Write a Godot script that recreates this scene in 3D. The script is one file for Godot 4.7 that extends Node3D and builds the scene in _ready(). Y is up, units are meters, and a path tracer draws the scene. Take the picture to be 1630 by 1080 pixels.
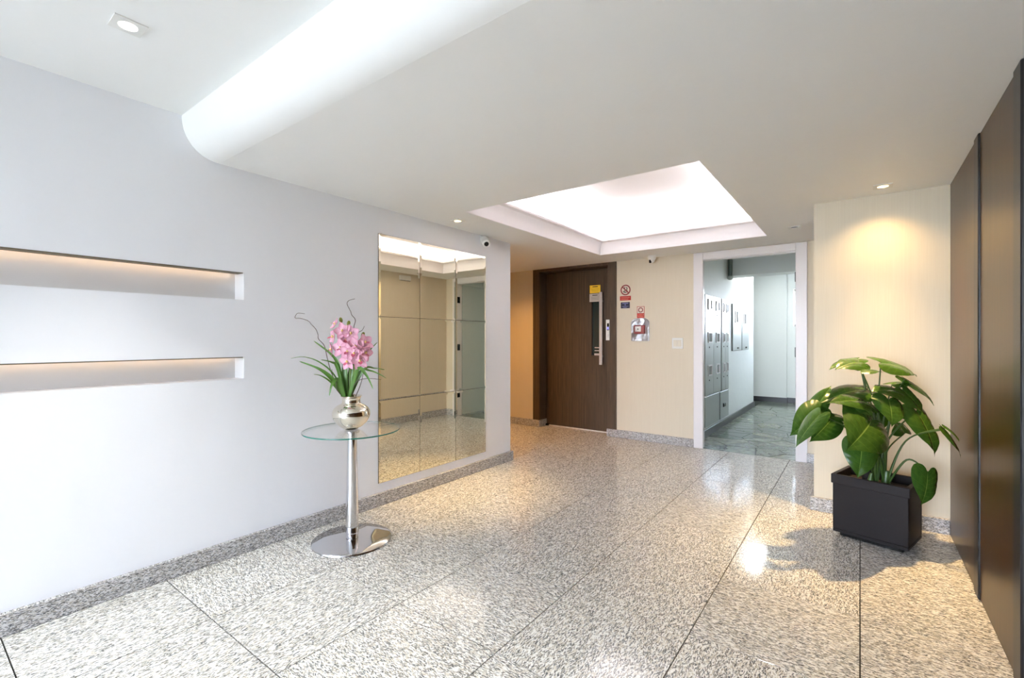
extends Node3D
# Lobby of an apartment block: white wall with two lit niches and a bevelled mirror, glass side table
# with orchids, cove-lit ceiling tray, dark lift door, service room with meter cabinets, potted plant.

var rng := RandomNumberGenerator.new()
var M := {}
var used := {}


func _ready() -> void:
	rng.seed = 7
	set_view()
	make_materials()
	build_floor()
	build_walls()
	build_ceiling()
	build_front()
	build_lift_door()
	build_service_door()
	build_service_room()
	build_panels()
	build_mirror()
	build_side_table()
	build_vase()
	build_orchid()
	build_planter()
	build_signs()
	build_fittings()


func set_view() -> void:
	var cam := Camera3D.new()
	cam.name = "camera"
	cam.position = Vector3(0, 1.29, 0)
	cam.rotation.y = atan2(554.0, 744.0)
	cam.fov = rad_to_deg(2.0 * atan(540.0 / 744.0))
	cam.near = 0.05
	cam.current = true
	add_child(cam)
	var env := Environment.new()
	env.background_mode = Environment.BG_SKY
	var sky := Sky.new()
	var sm := ProceduralSkyMaterial.new()
	sm.sky_top_color = Color(0.80, 0.87, 0.98)
	sm.sky_horizon_color = Color(0.91, 0.945, 1.0)
	sm.ground_bottom_color = Color(0.55, 0.55, 0.53)
	sm.ground_horizon_color = Color(0.75, 0.76, 0.76)
	sm.sky_energy_multiplier = 1.0
	sm.ground_energy_multiplier = 1.0
	sky.sky_material = sm
	env.sky = sky
	env.background_energy_multiplier = SKY_ENERGY
	env.tonemap_mode = Environment.TONE_MAPPER_LINEAR
	env.tonemap_exposure = EXPOSURE
	env.sdfgi_enabled = true
	env.ssao_enabled = true
	env.ssil_enabled = true
	var we := WorldEnvironment.new()
	we.name = "world_environment"
	we.environment = env
	add_child(we)


const SKY_ENERGY := 26.0
const EXPOSURE := 1.36
const COVE := 0.68
const SPOT_PILLAR := 0.66
const SPOT_MIRROR := 4.0
const SPOT_ALCOVE := 2.0
const SPOT_FRONT := 2.7
const NICHE := 0.02
const TUBE := 1.5
const LOW := 2.31      # underside of the lower ceiling
const HIGH := 2.52     # underside of the ceiling near the street
const WL := -2.99      # face of the white wall
const WB := -5.75      # face of the back wall
const WP := -4.2       # face of the pillar
const WR := 0.475      # face of the dark panels


# ------------------------------------------------------------------ helpers
func V(x: float, y: float, z: float) -> Vector3:
	return Vector3(x, y, z)


func new_st() -> SurfaceTool:
	var st := SurfaceTool.new()
	st.begin(Mesh.PRIMITIVE_TRIANGLES)
	return st


func tri(st: SurfaceTool, a: Vector3, b: Vector3, c: Vector3, out: Vector3, smooth := -1) -> void:
	st.set_smooth_group(smooth)
	if (c - a).cross(b - a).dot(out) < 0.0:
		var t := b
		b = c
		c = t
	st.add_vertex(a)
	st.add_vertex(b)
	st.add_vertex(c)


func quad(st: SurfaceTool, a: Vector3, b: Vector3, c: Vector3, d: Vector3, out: Vector3, smooth := -1) -> void:
	tri(st, a, b, c, out, smooth)
	tri(st, a, c, d, out, smooth)


func box(st: SurfaceTool, lo: Vector3, hi: Vector3, bevel := 0.0, tr := Transform3D()) -> void:
	var c := (lo + hi) / 2.0
	var h := (hi - lo).abs() / 2.0
	var b := minf(bevel, minf(h.x, minf(h.y, h.z)) * 0.95)
	var pts := {}
	for sx in [-1, 1]:
		for sy in [-1, 1]:
			for sz in [-1, 1]:
				var s := V(sx, sy, sz)
				for ax in 3:
					var p := s * (h - V(b, b, b))
					p[ax] = s[ax] * h[ax]
					pts[[sx, sy, sz, ax]] = tr * (c + p)
	for ax in 3:
		var u := (ax + 1) % 3
		var w := (ax + 2) % 3
		for s in [-1, 1]:
			var n := Vector3.ZERO
			n[ax] = s
			var q := []
			for uv in [[-1, -1], [1, -1], [1, 1], [-1, 1]]:
				var k := [0, 0, 0]
				k[ax] = s
				k[u] = uv[0]
				k[w] = uv[1]
				q.append(pts[[k[0], k[1], k[2], ax]])
			quad(st, q[0], q[1], q[2], q[3], tr.basis * n)
	if b <= 0.0:
		return
	for ax in 3:      # edges that run along ax
		var u := (ax + 1) % 3
		var w := (ax + 2) % 3
		for su in [-1, 1]:
			for sw in [-1, 1]:
				var k0 := [0, 0, 0]
				k0[u] = su
				k0[w] = sw
				var k1 := k0.duplicate()
				k0[ax] = -1
				k1[ax] = 1
				var n := Vector3.ZERO
				n[u] = su
				n[w] = sw
				quad(st, pts[[k0[0], k0[1], k0[2], u]], pts[[k1[0], k1[1], k1[2], u]], pts[[k1[0], k1[1], k1[2], w]], pts[[k0[0], k0[1], k0[2], w]], tr.basis * n)
	for sx in [-1, 1]:
		for sy in [-1, 1]:
			for sz in [-1, 1]:
				tri(st, pts[[sx, sy, sz, 0]], pts[[sx, sy, sz, 1]], pts[[sx, sy, sz, 2]], tr.basis * V(sx, sy, sz))


# a turned shape about the y axis; profile holds (radius, height) from bottom to top
func lathe(st: SurfaceTool, profile: Array, segs := 40, tr := Transform3D()) -> void:
	var group := 1
	for i in profile.size() - 1:
		var p: Vector2 = profile[i]
		var q: Vector2 = profile[i + 1]
		var d := q - p
		if i > 0 and absf((p - (profile[i - 1] as Vector2)).angle_to(d)) > 0.6:
			group += 1
		for k in segs:
			var a0 := TAU * k / segs
			var a1 := TAU * (k + 1) / segs
			var e0 := V(cos(a0), 0, sin(a0))
			var e1 := V(cos(a1), 0, sin(a1))
			var out := (e0 + e1) * 0.5 * d.y - V(0, d.x, 0)
			var a := tr * (e0 * p.x + V(0, p.y, 0))
			var b := tr * (e1 * p.x + V(0, p.y, 0))
			var c := tr * (e1 * q.x + V(0, q.y, 0))
			var e := tr * (e0 * q.x + V(0, q.y, 0))
			var o := tr.basis * out
			if p.x > 1e-6:
				tri(st, a, b, c, o, group)
			if q.x > 1e-6:
				tri(st, a, c, e, o, group)


# a round bar along a smoothed path; radius falls from r0 to r1
func tube(st: SurfaceTool, path: Array, r0: float, r1: float, sides := 8, per := 5) -> void:
	var pts := smooth_path(path, per)
	var n := pts.size()
	var up := V(0.13, 0.2, 0.97).normalized()
	var rings := []
	for i in n:
		var t: Vector3 = (pts[mini(i + 1, n - 1)] - pts[maxi(i - 1, 0)]).normalized()
		var u := t.cross(up).normalized()
		var w := t.cross(u)
		var r := lerpf(r0, r1, float(i) / (n - 1))
		var ring := []
		for k in sides:
			var a := TAU * k / sides
			ring.append(pts[i] + (u * cos(a) + w * sin(a)) * r)
		rings.append(ring)
	for i in n - 1:
		for k in sides:
			var k1 := (k + 1) % sides
			var out: Vector3 = rings[i][k] + rings[i][k1] - pts[i] * 2.0
			quad(st, rings[i][k], rings[i][k1], rings[i + 1][k1], rings[i + 1][k], out, 1)
	for k in range(1, sides - 1):
		tri(st, rings[0][0], rings[0][k], rings[0][k + 1], pts[0] - pts[1])
		tri(st, rings[n - 1][0], rings[n - 1][k], rings[n - 1][k + 1], pts[n - 1] - pts[n - 2])


func smooth_path(path: Array, per := 5) -> Array:
	var out := []
	for i in path.size() - 1:
		var p0: Vector3 = path[maxi(i - 1, 0)]
		var p1: Vector3 = path[i]
		var p2: Vector3 = path[i + 1]
		var p3: Vector3 = path[mini(i + 2, path.size() - 1)]
		for k in per:
			out.append(p1.cubic_interpolate(p2, p0, p3, float(k) / per))
	out.append(path[-1])
	return out


func ellipsoid(st: SurfaceTool, at: Vector3, r: Vector3, turn := Basis(), rows := 8, cols := 12) -> void:
	var prof := []
	for i in rows + 1:
		var a := PI * i / rows - PI / 2
		prof.append(Vector2(cos(a) if i > 0 and i < rows else 0.0, sin(a)))
	lathe(st, prof, cols, Transform3D(turn.scaled_local(r), at))


# an extruded outline (counter-clockwise in u, v) between two positions along the third axis
func prism(st: SurfaceTool, outline: PackedVector2Array, map: Callable, w0: float, w1: float) -> void:
	var mid := Vector2.ZERO
	for p in outline:
		mid += p / outline.size()
	var ids := Geometry2D.triangulate_polygon(outline)
	var c0: Vector3 = map.call(mid.x, mid.y, w0)
	var c1: Vector3 = map.call(mid.x, mid.y, w1)
	for i in range(0, ids.size(), 3):
		for w in [[w0, c0 - c1], [w1, c1 - c0]]:
			var q := []
			for k in 3:
				var p := outline[ids[i + k]]
				q.append(map.call(p.x, p.y, w[0]))
			tri(st, q[0], q[1], q[2], w[1])
	var ccw := not Geometry2D.is_polygon_clockwise(outline)
	for i in outline.size():
		var p := outline[i]
		var q := outline[(i + 1) % outline.size()]
		var n := (q - p).orthogonal() * (1.0 if ccw else -1.0)   # away from the inside
		var o: Vector3 = map.call(p.x + n.x, p.y + n.y, w0) - map.call(p.x, p.y, w0)
		if Geometry2D.is_point_in_polygon((p + q) / 2.0 + n.normalized() * 1e-4, outline):
			o = -o
		quad(st, map.call(p.x, p.y, w0), map.call(q.x, q.y, w0), map.call(q.x, q.y, w1), map.call(p.x, p.y, w1), o)


func mesh_of(st: SurfaceTool) -> ArrayMesh:
	st.generate_normals()
	return st.commit()


func put(called: String, mesh: Mesh, m: Material, parent: Node = self) -> MeshInstance3D:
	var o := MeshInstance3D.new()
	o.name = numbered(called) if parent == self else called
	o.mesh = mesh
	o.material_override = m
	parent.add_child(o, true)
	return o


func obj(called: String, st: SurfaceTool, m: Material, parent: Node = self) -> MeshInstance3D:
	return put(called, mesh_of(st), m, parent)


func numbered(called: String) -> String:
	var n: int = used.get(called, 0)
	used[called] = n + 1
	return called if n == 0 else "%s_%03d" % [called, n]


func tag(o: Node, label: String, category: String, group := "") -> void:
	o.set_meta("label", label)
	o.set_meta("category", category)
	if group != "":
		o.set_meta("group", group)


func thing(called: String, label: String, category: String, at := Vector3.ZERO, turn := 0.0, group := "") -> Node3D:
	var o := Node3D.new()
	o.name = numbered(called)
	add_child(o)
	o.position = at
	o.rotation.y = turn
	tag(o, label, category, group)
	return o


func struct(called: String, st: SurfaceTool, m: Material) -> MeshInstance3D:
	var o := obj(called, st, m)
	o.set_meta("kind", "structure")
	return o


func frame_node(called: String) -> Node3D:
	var o := Node3D.new()
	o.name = called
	add_child(o)
	o.set_meta("kind", "structure")
	return o


# ------------------------------------------------------------------ materials
func mat(called: String, c: Color, rough := 0.5, metal := 0.0) -> StandardMaterial3D:
	var m := StandardMaterial3D.new()
	m.resource_name = called
	m.albedo_color = c
	m.roughness = rough
	m.metallic = metal
	M[called] = m
	return m


func glow(called: String, c: Color, energy: float) -> StandardMaterial3D:
	var m := mat(called, Color(0.9, 0.9, 0.88), 0.4)
	m.emission_enabled = true
	m.emission = c
	m.emission_energy_multiplier = energy
	return m


func tri_map(m: StandardMaterial3D, tex: Texture2D, size: float, off := Vector3.ZERO, world := false) -> void:
	m.albedo_texture = tex
	m.uv1_triplanar = true
	m.uv1_world_triplanar = world
	m.uv1_scale = Vector3.ONE / size
	m.uv1_offset = off
	m.uv1_triplanar_sharpness = 8.0


# polished granite: overlapping elongated crystals, most of them along one direction
func granite(sd: int, side := 1024) -> ImageTexture:
	var r := RandomNumberGenerator.new()
	r.seed = sd
	var noise := FastNoiseLite.new()
	noise.seed = sd
	noise.frequency = 0.11
	noise.fractal_octaves = 2
	var wob := noise.get_image(256, 256, false, false, false)
	wob.convert(Image.FORMAT_L8)
	var wd := wob.get_data()
	var px := PackedByteArray()
	px.resize(side * side * 3)
	var base := [238, 237, 232]
	for i in side * side:
		var k: int = (wd[(i / side / 2 % 256) * 256 + (i % side) / 2 % 256] - 128) / 8
		px[i * 3] = base[0] + k
		px[i * 3 + 1] = base[1] + k
		px[i * 3 + 2] = base[2] + k
	var s := side / 1024.0
	var sets := [
		[1900, 26.0, 7.0, 0.30, [[212, 207, 195], [204, 198, 186], [240, 238, 232], [220, 214, 202]]],
		[1700, 20.0, 4.2, 0.28, [[176, 174, 170], [164, 162, 158], [184, 178, 167], [234, 232, 225], [190, 182, 166]]],
		[2600, 17.0, 3.0, 0.27, [[108, 111, 113], [126, 127, 126], [92, 95, 98], [138, 134, 126], [116, 113, 107]]],
		[1700, 10.0, 2.0, 0.35, [[64, 66, 69], [80, 80, 79], [92, 85, 75]]],
	]
	for g in sets:
		for n in int(g[0]):
			var l: float = g[1] * s * r.randf_range(0.45, 1.25)
			var w: float = g[2] * s * r.randf_range(0.55, 1.3)
			var a: float = r.randfn(0.0, g[3])
			var c: Array = g[4][r.randi() % g[4].size()]
			var ca := cos(a)
			var sa := sin(a)
			var cx := r.randi() % side
			var cy := r.randi() % side
			var hx := int(absf(l * ca) + absf(w * sa)) + 1
			var hy := int(absf(l * sa) + absf(w * ca)) + 1
			for y in range(-hy, hy + 1):
				var yy := (cy + y + side) % side
				for x in range(-hx, hx + 1):
					var u := (x * ca + y * sa) / l
					var v := (y * ca - x * sa) / w
					var xx := (cx + x + side) % side
					if absf(u) + v * v + (wd[(yy / 2 % 256) * 256 + xx / 2 % 256] - 128) * 0.0035 < 0.92:
						var at := (yy * side + xx) * 3
						px[at] = c[0]
						px[at + 1] = c[1]
						px[at + 2] = c[2]
	return ImageTexture.create_from_image(Image.create_from_data(side, side, false, Image.FORMAT_RGB8, px))


# streaks that run along v: wood grain, brushed metal, woven wallpaper
func streaks(sd: int, w: int, h: int, fx: float, fy: float, lo: Color, hi: Color, fine := 0.25) -> ImageTexture:
	var a := FastNoiseLite.new()
	a.seed = sd
	a.frequency = 1.0
	a.fractal_octaves = 4
	var r := RandomNumberGenerator.new()
	r.seed = sd
	var col := PackedFloat32Array()
	for x in w:
		col.append(r.randfn(0.0, 1.0))
	var px := PackedByteArray()
	px.resize(w * h * 3)
	for y in h:
		for x in w:
			var ang := TAU * x / w
			var t := 0.5 + 0.75 * a.get_noise_3d(cos(ang) * fx, sin(ang) * fx, sin(TAU * y / h) * fy) + col[x] * 0.12 * fine + col[(x * 7 + y / 16 * 13) % w] * 0.10 * fine
			var c := lo.lerp(hi, clampf(t, 0, 1))
			var at := (y * w + x) * 3
			px[at] = int(c.r * 255)
			px[at + 1] = int(c.g * 255)
			px[at + 2] = int(c.b * 255)
	return ImageTexture.create_from_image(Image.create_from_data(w, h, false, Image.FORMAT_RGB8, px))


func noise_tex(sd: int, freq: float, lo: Color, hi: Color, side := 256) -> NoiseTexture2D:
	var n := FastNoiseLite.new()
	n.seed = sd
	n.frequency = freq
	n.fractal_octaves = 4
	var t := NoiseTexture2D.new()
	t.width = side
	t.height = side
	t.seamless = true
	t.noise = n
	var g := Gradient.new()
	g.set_color(0, lo)
	g.set_color(1, hi)
	t.color_ramp = g
	return t


func make_materials() -> void:
	var g1 := granite(11)
	var g2 := granite(23)
	for k in 4:
		var m := mat("granite_%d" % k, Color(1, 1, 1), 0.09)
		m.metallic_specular = 0.5
		tri_map(m, g1 if k < 2 else g2, 0.62, V(0.37 * k, 0.21 * k, 0.53 * k))
	var sk := mat("granite_skirting_shaded", Color(0.86, 0.86, 0.88), 0.16)  # floor granite again, tinted darker for the shade on upright faces
	tri_map(sk, g2, 0.5)
	mat("joint", Color(0.13, 0.12, 0.105), 0.9)
	var bump := noise_tex(5, 0.012, Color(0, 0, 0), Color(1, 1, 1))
	for p in [["white_paint", Color(0.95, 0.955, 0.968)], ["ceiling_paint", Color(0.945, 0.95, 0.94)], ["tray_paint", Color(0.97, 0.96, 0.965)], ["room_paint", Color(0.925, 0.937, 0.925)]]:
		var m := mat(p[0], p[1], 0.55)
		m.heightmap_enabled = true
		m.heightmap_texture = bump
		m.heightmap_scale = 0.25
		m.uv1_triplanar = true
		m.uv1_world_triplanar = true
		m.uv1_scale = Vector3.ONE / 0.9
	var wp := mat("wallpaper", Color(1, 1, 1), 0.6)
	tri_map(wp, streaks(3, 512, 128, 40.0, 0.4, Color(0.835, 0.79, 0.70), Color(0.862, 0.822, 0.737), 0.2), 0.8, Vector3.ZERO, true)
	mat("white_lacquer", Color(0.90, 0.885, 0.885), 0.3)
	mat("grey_lacquer", Color(0.80, 0.83, 0.81), 0.35)
	var wood := streaks(8, 512, 256, 9.0, 0.5, Color(0.235, 0.185, 0.135), Color(0.345, 0.275, 0.205), 0.4)
	var dw := mat("dark_wood", Color(1, 1, 1), 0.45)
	tri_map(dw, wood, 0.9)
	var pw := mat("panel_wood", Color(1.0, 0.81, 0.50), 0.28)
	tri_map(pw, streaks(14, 512, 256, 7.0, 0.5, Color(0.205, 0.16, 0.105), Color(0.29, 0.23, 0.155), 0.4), 1.1)
	pw.metallic_specular = 0.32
	mat("black_profile", Color(0.10, 0.10, 0.115), 0.35)
	mat("chrome", Color(0.86, 0.86, 0.87), 0.05, 1.0)
	mat("steel", Color(0.84, 0.83, 0.82), 0.36, 0.55)
	mat("mercury", Color(0.93, 0.91, 0.86), 0.06, 1.0)
	mat("mirror", Color(0.93, 0.905, 0.815), 0.01, 1.0)
	mat("mirror_edge", Color(0.33, 0.30, 0.25), 0.35, 0.6)
	var gl := mat("glass", Color(0.90, 0.97, 0.94, 0.04), 0.02)
	gl.refraction_enabled = true
	gl.refraction_scale = 0.05
	gl.transparency = BaseMaterial3D.TRANSPARENCY_ALPHA
	var tg := mat("table_glass", Color(0.9, 0.97, 0.95, 0.03), 0.02)
	tg.transparency = BaseMaterial3D.TRANSPARENCY_ALPHA
	mat("glass_edge", Color(0.16, 0.42, 0.36), 0.08)
	var pane := mat("pane", Color(0.9, 0.95, 0.95, 0.06), 0.03)
	pane.transparency = BaseMaterial3D.TRANSPARENCY_ALPHA
	mat("dark_glass", Color(0.16, 0.22, 0.22), 0.04)
	mat("white_plastic", Color(0.90, 0.90, 0.88), 0.35)
	mat("black_plastic", Color(0.03, 0.03, 0.032), 0.25)
	mat("red_plastic", Color(0.45, 0.03, 0.045), 0.3)
	mat("grey_metal", Color(0.70, 0.725, 0.71), 0.38, 0.25)
	mat("grey_metal_dark", Color(0.36, 0.39, 0.38), 0.45, 0.3)
	mat("dark_skirting", Color(0.20, 0.20, 0.215), 0.3)
	var pl := mat("planter_black", Color(0.115, 0.10, 0.104), 0.5)
	pl.metallic_specular = 0.3
	pl.clearcoat_enabled = true
	pl.clearcoat = 0.12
	pl.clearcoat_roughness = 0.25
	var soil := mat("soil", Color(1, 1, 1), 0.95)
	tri_map(soil, noise_tex(9, 0.05, Color(0.03, 0.022, 0.018), Color(0.17, 0.11, 0.08)), 0.2)
	mat("trunk", Color(0.075, 0.055, 0.045), 0.9)
	var leaf := mat("leaf", Color(1, 1, 1), 0.24)
	leaf.albedo_texture = leaf_texture()
	leaf.backlight_enabled = true
	leaf.backlight = Color(0.36, 0.48, 0.12)
	mat("petiole", Color(0.22, 0.33, 0.12), 0.4)
	var ol := mat("orchid_leaf", Color(0.30, 0.46, 0.15), 0.38)
	ol.backlight_enabled = true
	ol.backlight = Color(0.15, 0.3, 0.05)
	var pet := mat("petal", Color(0.90, 0.60, 0.72), 0.6)
	pet.albedo_texture = petal_texture()
	pet.albedo_color = Color(1, 1, 1)
	pet.backlight_enabled = true
	pet.backlight = Color(0.4, 0.25, 0.3)
	mat("lip", Color(0.80, 0.38, 0.48), 0.5)
	mat("column", Color(0.93, 0.82, 0.50), 0.5)
	mat("bud", Color(0.46, 0.48, 0.14), 0.5)
	mat("twig", Color(0.36, 0.31, 0.29), 0.8)
	mat("flower_stem", Color(0.42, 0.50, 0.20), 0.5)
	mat("paper_yellow", Color(0.93, 0.76, 0.16), 0.6)
	mat("print_black", Color(0.12, 0.11, 0.10), 0.7)
	mat("print_grey", Color(0.52, 0.51, 0.49), 0.7)
	mat("print_ochre", Color(0.70, 0.56, 0.10), 0.7)
	mat("paper_white", Color(0.80, 0.78, 0.74), 0.6)
	mat("sign_white", Color(0.86, 0.83, 0.76), 0.45)
	mat("sign_red", Color(0.66, 0.09, 0.07), 0.4)
	mat("sign_dark_red", Color(0.48, 0.03, 0.04), 0.4)
	mat("sign_blue", Color(0.03, 0.045, 0.19), 0.4)
	mat("sign_lettering", Color(0.88, 0.60, 0.50), 0.5)
	mat("sign_blue_lettering", Color(0.50, 0.52, 0.72), 0.5)
	var foil := mat("foil", Color(0.66, 0.66, 0.68), 0.30, 0.55)
	foil.heightmap_enabled = true
	foil.heightmap_texture = noise_tex(31, 0.01, Color(0, 0, 0), Color(1, 1, 1))
	foil.heightmap_scale = 0.25
	foil.uv1_triplanar = true
	foil.uv1_scale = Vector3.ONE / 0.35
	for k in 5:
		var m := mat("slate_%d" % k, Color(0.9, 0.9, 0.9), 0.15)
		var b: Color = [Color(0.47, 0.54, 0.47), Color(0.56, 0.61, 0.53), Color(0.40, 0.47, 0.41), Color(0.52, 0.56, 0.50), Color(0.62, 0.64, 0.55)][k]
		tri_map(m, noise_tex(40 + k, 0.02, b.darkened(0.22), b.lightened(0.16), 256), 0.5)
	mat("slate_joint", Color(0.23, 0.26, 0.235), 0.8)
	mat("pavement", Color(0.60, 0.59, 0.56), 0.8)
	glow("bulb_warm", Color(1.0, 0.86, 0.60), 6.0)
	glow("bulb_cool", Color(1.0, 0.99, 0.95), 6.0)
	glow("led_strip", Color(1.0, 0.97, 0.97), 3.0)
	glow("tube_glow", Color(0.985, 0.99, 1.0), 4.0)
	mat("niche_shade_grey", Color(0.89, 0.89, 0.89), 0.6)  # grey stands in for the shade inside the niches
	mat("niche_dark_strip", Color(0.40, 0.37, 0.30), 0.5)
	glow("niche_glow", Color(1.0, 0.85, 0.65), 1.0)
	glow("screen_blue", Color(0.15, 0.2, 0.9), 1.2)


func leaf_texture() -> ImageTexture:
	var s := 256
	var im := Image.create(s, s, false, Image.FORMAT_RGB8)
	var n := FastNoiseLite.new()
	n.seed = 4
	n.frequency = 0.03
	for y in s:
		for x in s:
			var u := float(y) / s               # from the stalk to the tip
			var v := absf(float(x) / s - 0.5) * 2.0
			var c := Color(0.185, 0.305, 0.105).lerp(Color(0.27, 0.405, 0.15), 0.5 + 0.5 * n.get_noise_2d(x, y))
			var vein := fposmod(u * 10.0, 1.0)
			c = c.lerp(Color(0.42, 0.55, 0.24), clampf(1.0 - absf(vein - 0.5) * 14.0, 0, 1) * 0.42 * (1.0 - v * 0.5))
			c = c.lerp(Color(0.52, 0.62, 0.30), clampf(1.0 - v * 26.0, 0, 1))
			im.set_pixel(x, y, c)
	return ImageTexture.create_from_image(im)


func petal_texture() -> ImageTexture:
	var s := 128
	var im := Image.create(s, s, false, Image.FORMAT_RGB8)
	for y in s:
		for x in s:
			var u := float(y) / s
			var v := absf(float(x) / s - 0.5) * 2.0
			var c := Color(0.945, 0.79, 0.84).lerp(Color(0.86, 0.54, 0.65), clampf(v * v * 0.55 + u * 0.25, 0, 1))
			c = c.lerp(Color(0.78, 0.38, 0.53), clampf(1.0 - absf(fposmod(v * 4.0, 1.0) - 0.5) * 5.0, 0, 1) * 0.28)
			c = c.lerp(Color(0.97, 0.86, 0.88), clampf(0.4 - u, 0, 1))
			im.set_pixel(x, y, c)
	return ImageTexture.create_from_image(im)


# ------------------------------------------------------------------ the room
func build_floor() -> void:
	var fl := frame_node("floor")
	var st := new_st()
	box(st, V(-5.0, -0.12, -5.97), V(0.7, -0.011, 5.75))
	obj("screed", st, M.joint, fl)
	var cache := {}
	for i in range(-9, 1):
		for j in range(-9, 11):
			var x0 := i * 0.6 - 0.0
			var x1 := x0 + 0.6
			var z1 := 3.3 - (j + 5) * 0.6
			var z0 := z1 - 0.6
			if (x1 < -2.95 and z1 > -3.6) or z0 > 5.5:
				continue
			if z1 < -5.65:      # strip in front of the doors
				z0 = -5.93 if x0 < -2.5 else -5.765
				if z1 - z0 < 0.03:
					continue
			x1 = minf(x1, 0.49)
			var key := [snappedf(x1 - x0, 0.001), snappedf(z1 - z0, 0.001)]
			if not cache.has(key):
				var t := new_st()
				box(t, V(-(x1 - x0) / 2 + 0.0024, -0.011, -(z1 - z0) / 2 + 0.0024), V((x1 - x0) / 2 - 0.0024, 0, (z1 - z0) / 2 - 0.0024), 0.0003)
				cache[key] = mesh_of(t)
			var o := put("tile", cache[key], M["granite_%d" % (rng.randi() % 4)], fl)
			o.position = V((x0 + x1) / 2, 0, (z0 + z1) / 2)
			if absf((x1 - x0) - (z1 - z0)) < 0.001:
				o.rotation.y = [0.0, PI / 2, PI, PI / 2 * 3, PI / 2][rng.randi() % 5]


func build_walls() -> void:
	var st := new_st()       # white wall with the two niches
	var zf := 5.5
	var ze := -3.985
	var n1 := -1.303
	var n0 := 0.75
	for y in [[0.0, 1.050], [1.182, 1.527], [1.692, 2.75]]:
		box(st, V(-3.19, y[0], ze), V(WL, y[1], zf))
	for y in [[1.050, 1.182], [1.527, 1.692]]:
		box(st, V(-3.19, y[0], ze), V(WL, y[1], n1))
		box(st, V(-3.19, y[0], n0), V(WL, y[1], zf))
		box(st, V(-3.19, y[0], n1), V(-3.118, y[1], n0))
	struct("wall_left", st, M.white_paint)
	for y in [[1.050, 1.182], [1.527, 1.692]]:
		st = new_st()
		box(st, V(-3.118, y[0] + 0.0002, n1 + 0.0002), V(-3.112, y[1] - 0.0002, n0 - 0.0002))
		box(st, V(-3.112, y[0] + 0.0002, n1 + 0.0002), V(WL - 0.0006, y[1] - 0.0002, n1 + 0.003))
		struct("trim_niche_shade", st, M.niche_shade_grey)  # thin faces that carry the niche shade as grey colour
	st = new_st()
	box(st, V(-5.0, 0, -5.985), V(-3.85, 2.75, WB))
	box(st, V(-2.60, 0, -5.985), V(-1.63, 2.75, WB))
	box(st, V(-1.63, 0, -5.85), V(-1.54, 2.75, WB))
	box(st, V(-0.49, 0, -5.85), V(-0.28, 2.75, WB))
	box(st, V(-1.54, 2.27, -5.85), V(-0.49, 2.75, WB))
	box(st, V(-3.85, 2.33, -5.985), V(-2.60, 2.75, WB))
	struct("wall_back", st, M.wallpaper)
	st = new_st()
	box(st, V(-0.28, 0, -5.97), V(0.7, 2.75, WP))
	struct("wall_pillar", st, M.wallpaper)
	st = new_st()
	box(st, V(0.51, 0, WP), V(0.7, 2.75, 5.5))
	struct("wall_right", st, M.white_paint)
	st = new_st()
	box(st, V(-5.0, 0, -5.75), V(-4.85, 2.75, -3.985))
	box(st, V(-5.0, 0, -3.985), V(-3.19, 2.75, -3.84))
	struct("wall_alcove", st, M.wallpaper)
	# granite skirting, each run a piece of its own
	var h := 0.10
	var d := 0.024
	for b in [
		["baseboard_left", V(WL, 0, ze - d), V(WL + d, h, 5.5)],
		["baseboard_left_end", V(-3.19, 0, ze - d), V(WL, h, ze)],
		["baseboard_back", V(-2.70, 0, WB), V(-1.586, h, WB + d)],
		["baseboard_lift_right", V(-2.70, 0, -5.94), V(-2.676, h, WB)],
		["baseboard_lift_left", V(-3.79, 0, -5.94), V(-3.766, h, WB)],
		["baseboard_alcove", V(-4.85, 0, WB), V(-3.766, h, WB + d)],
		["baseboard_pillar", V(-0.28 - d, 0, WP), V(WR, h, WP + d)],
		["baseboard_pillar_side", V(-0.28 - d, 0, WB), V(-0.28, h, WP)],
		["baseboard_corner", V(-0.445, 0, WB), V(-0.28 - d, h, WB + d)],
	]:
		st = new_st()
		box(st, b[1], b[2], 0.003)
		struct(b[0], st, M.granite_skirting_shaded)


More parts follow.
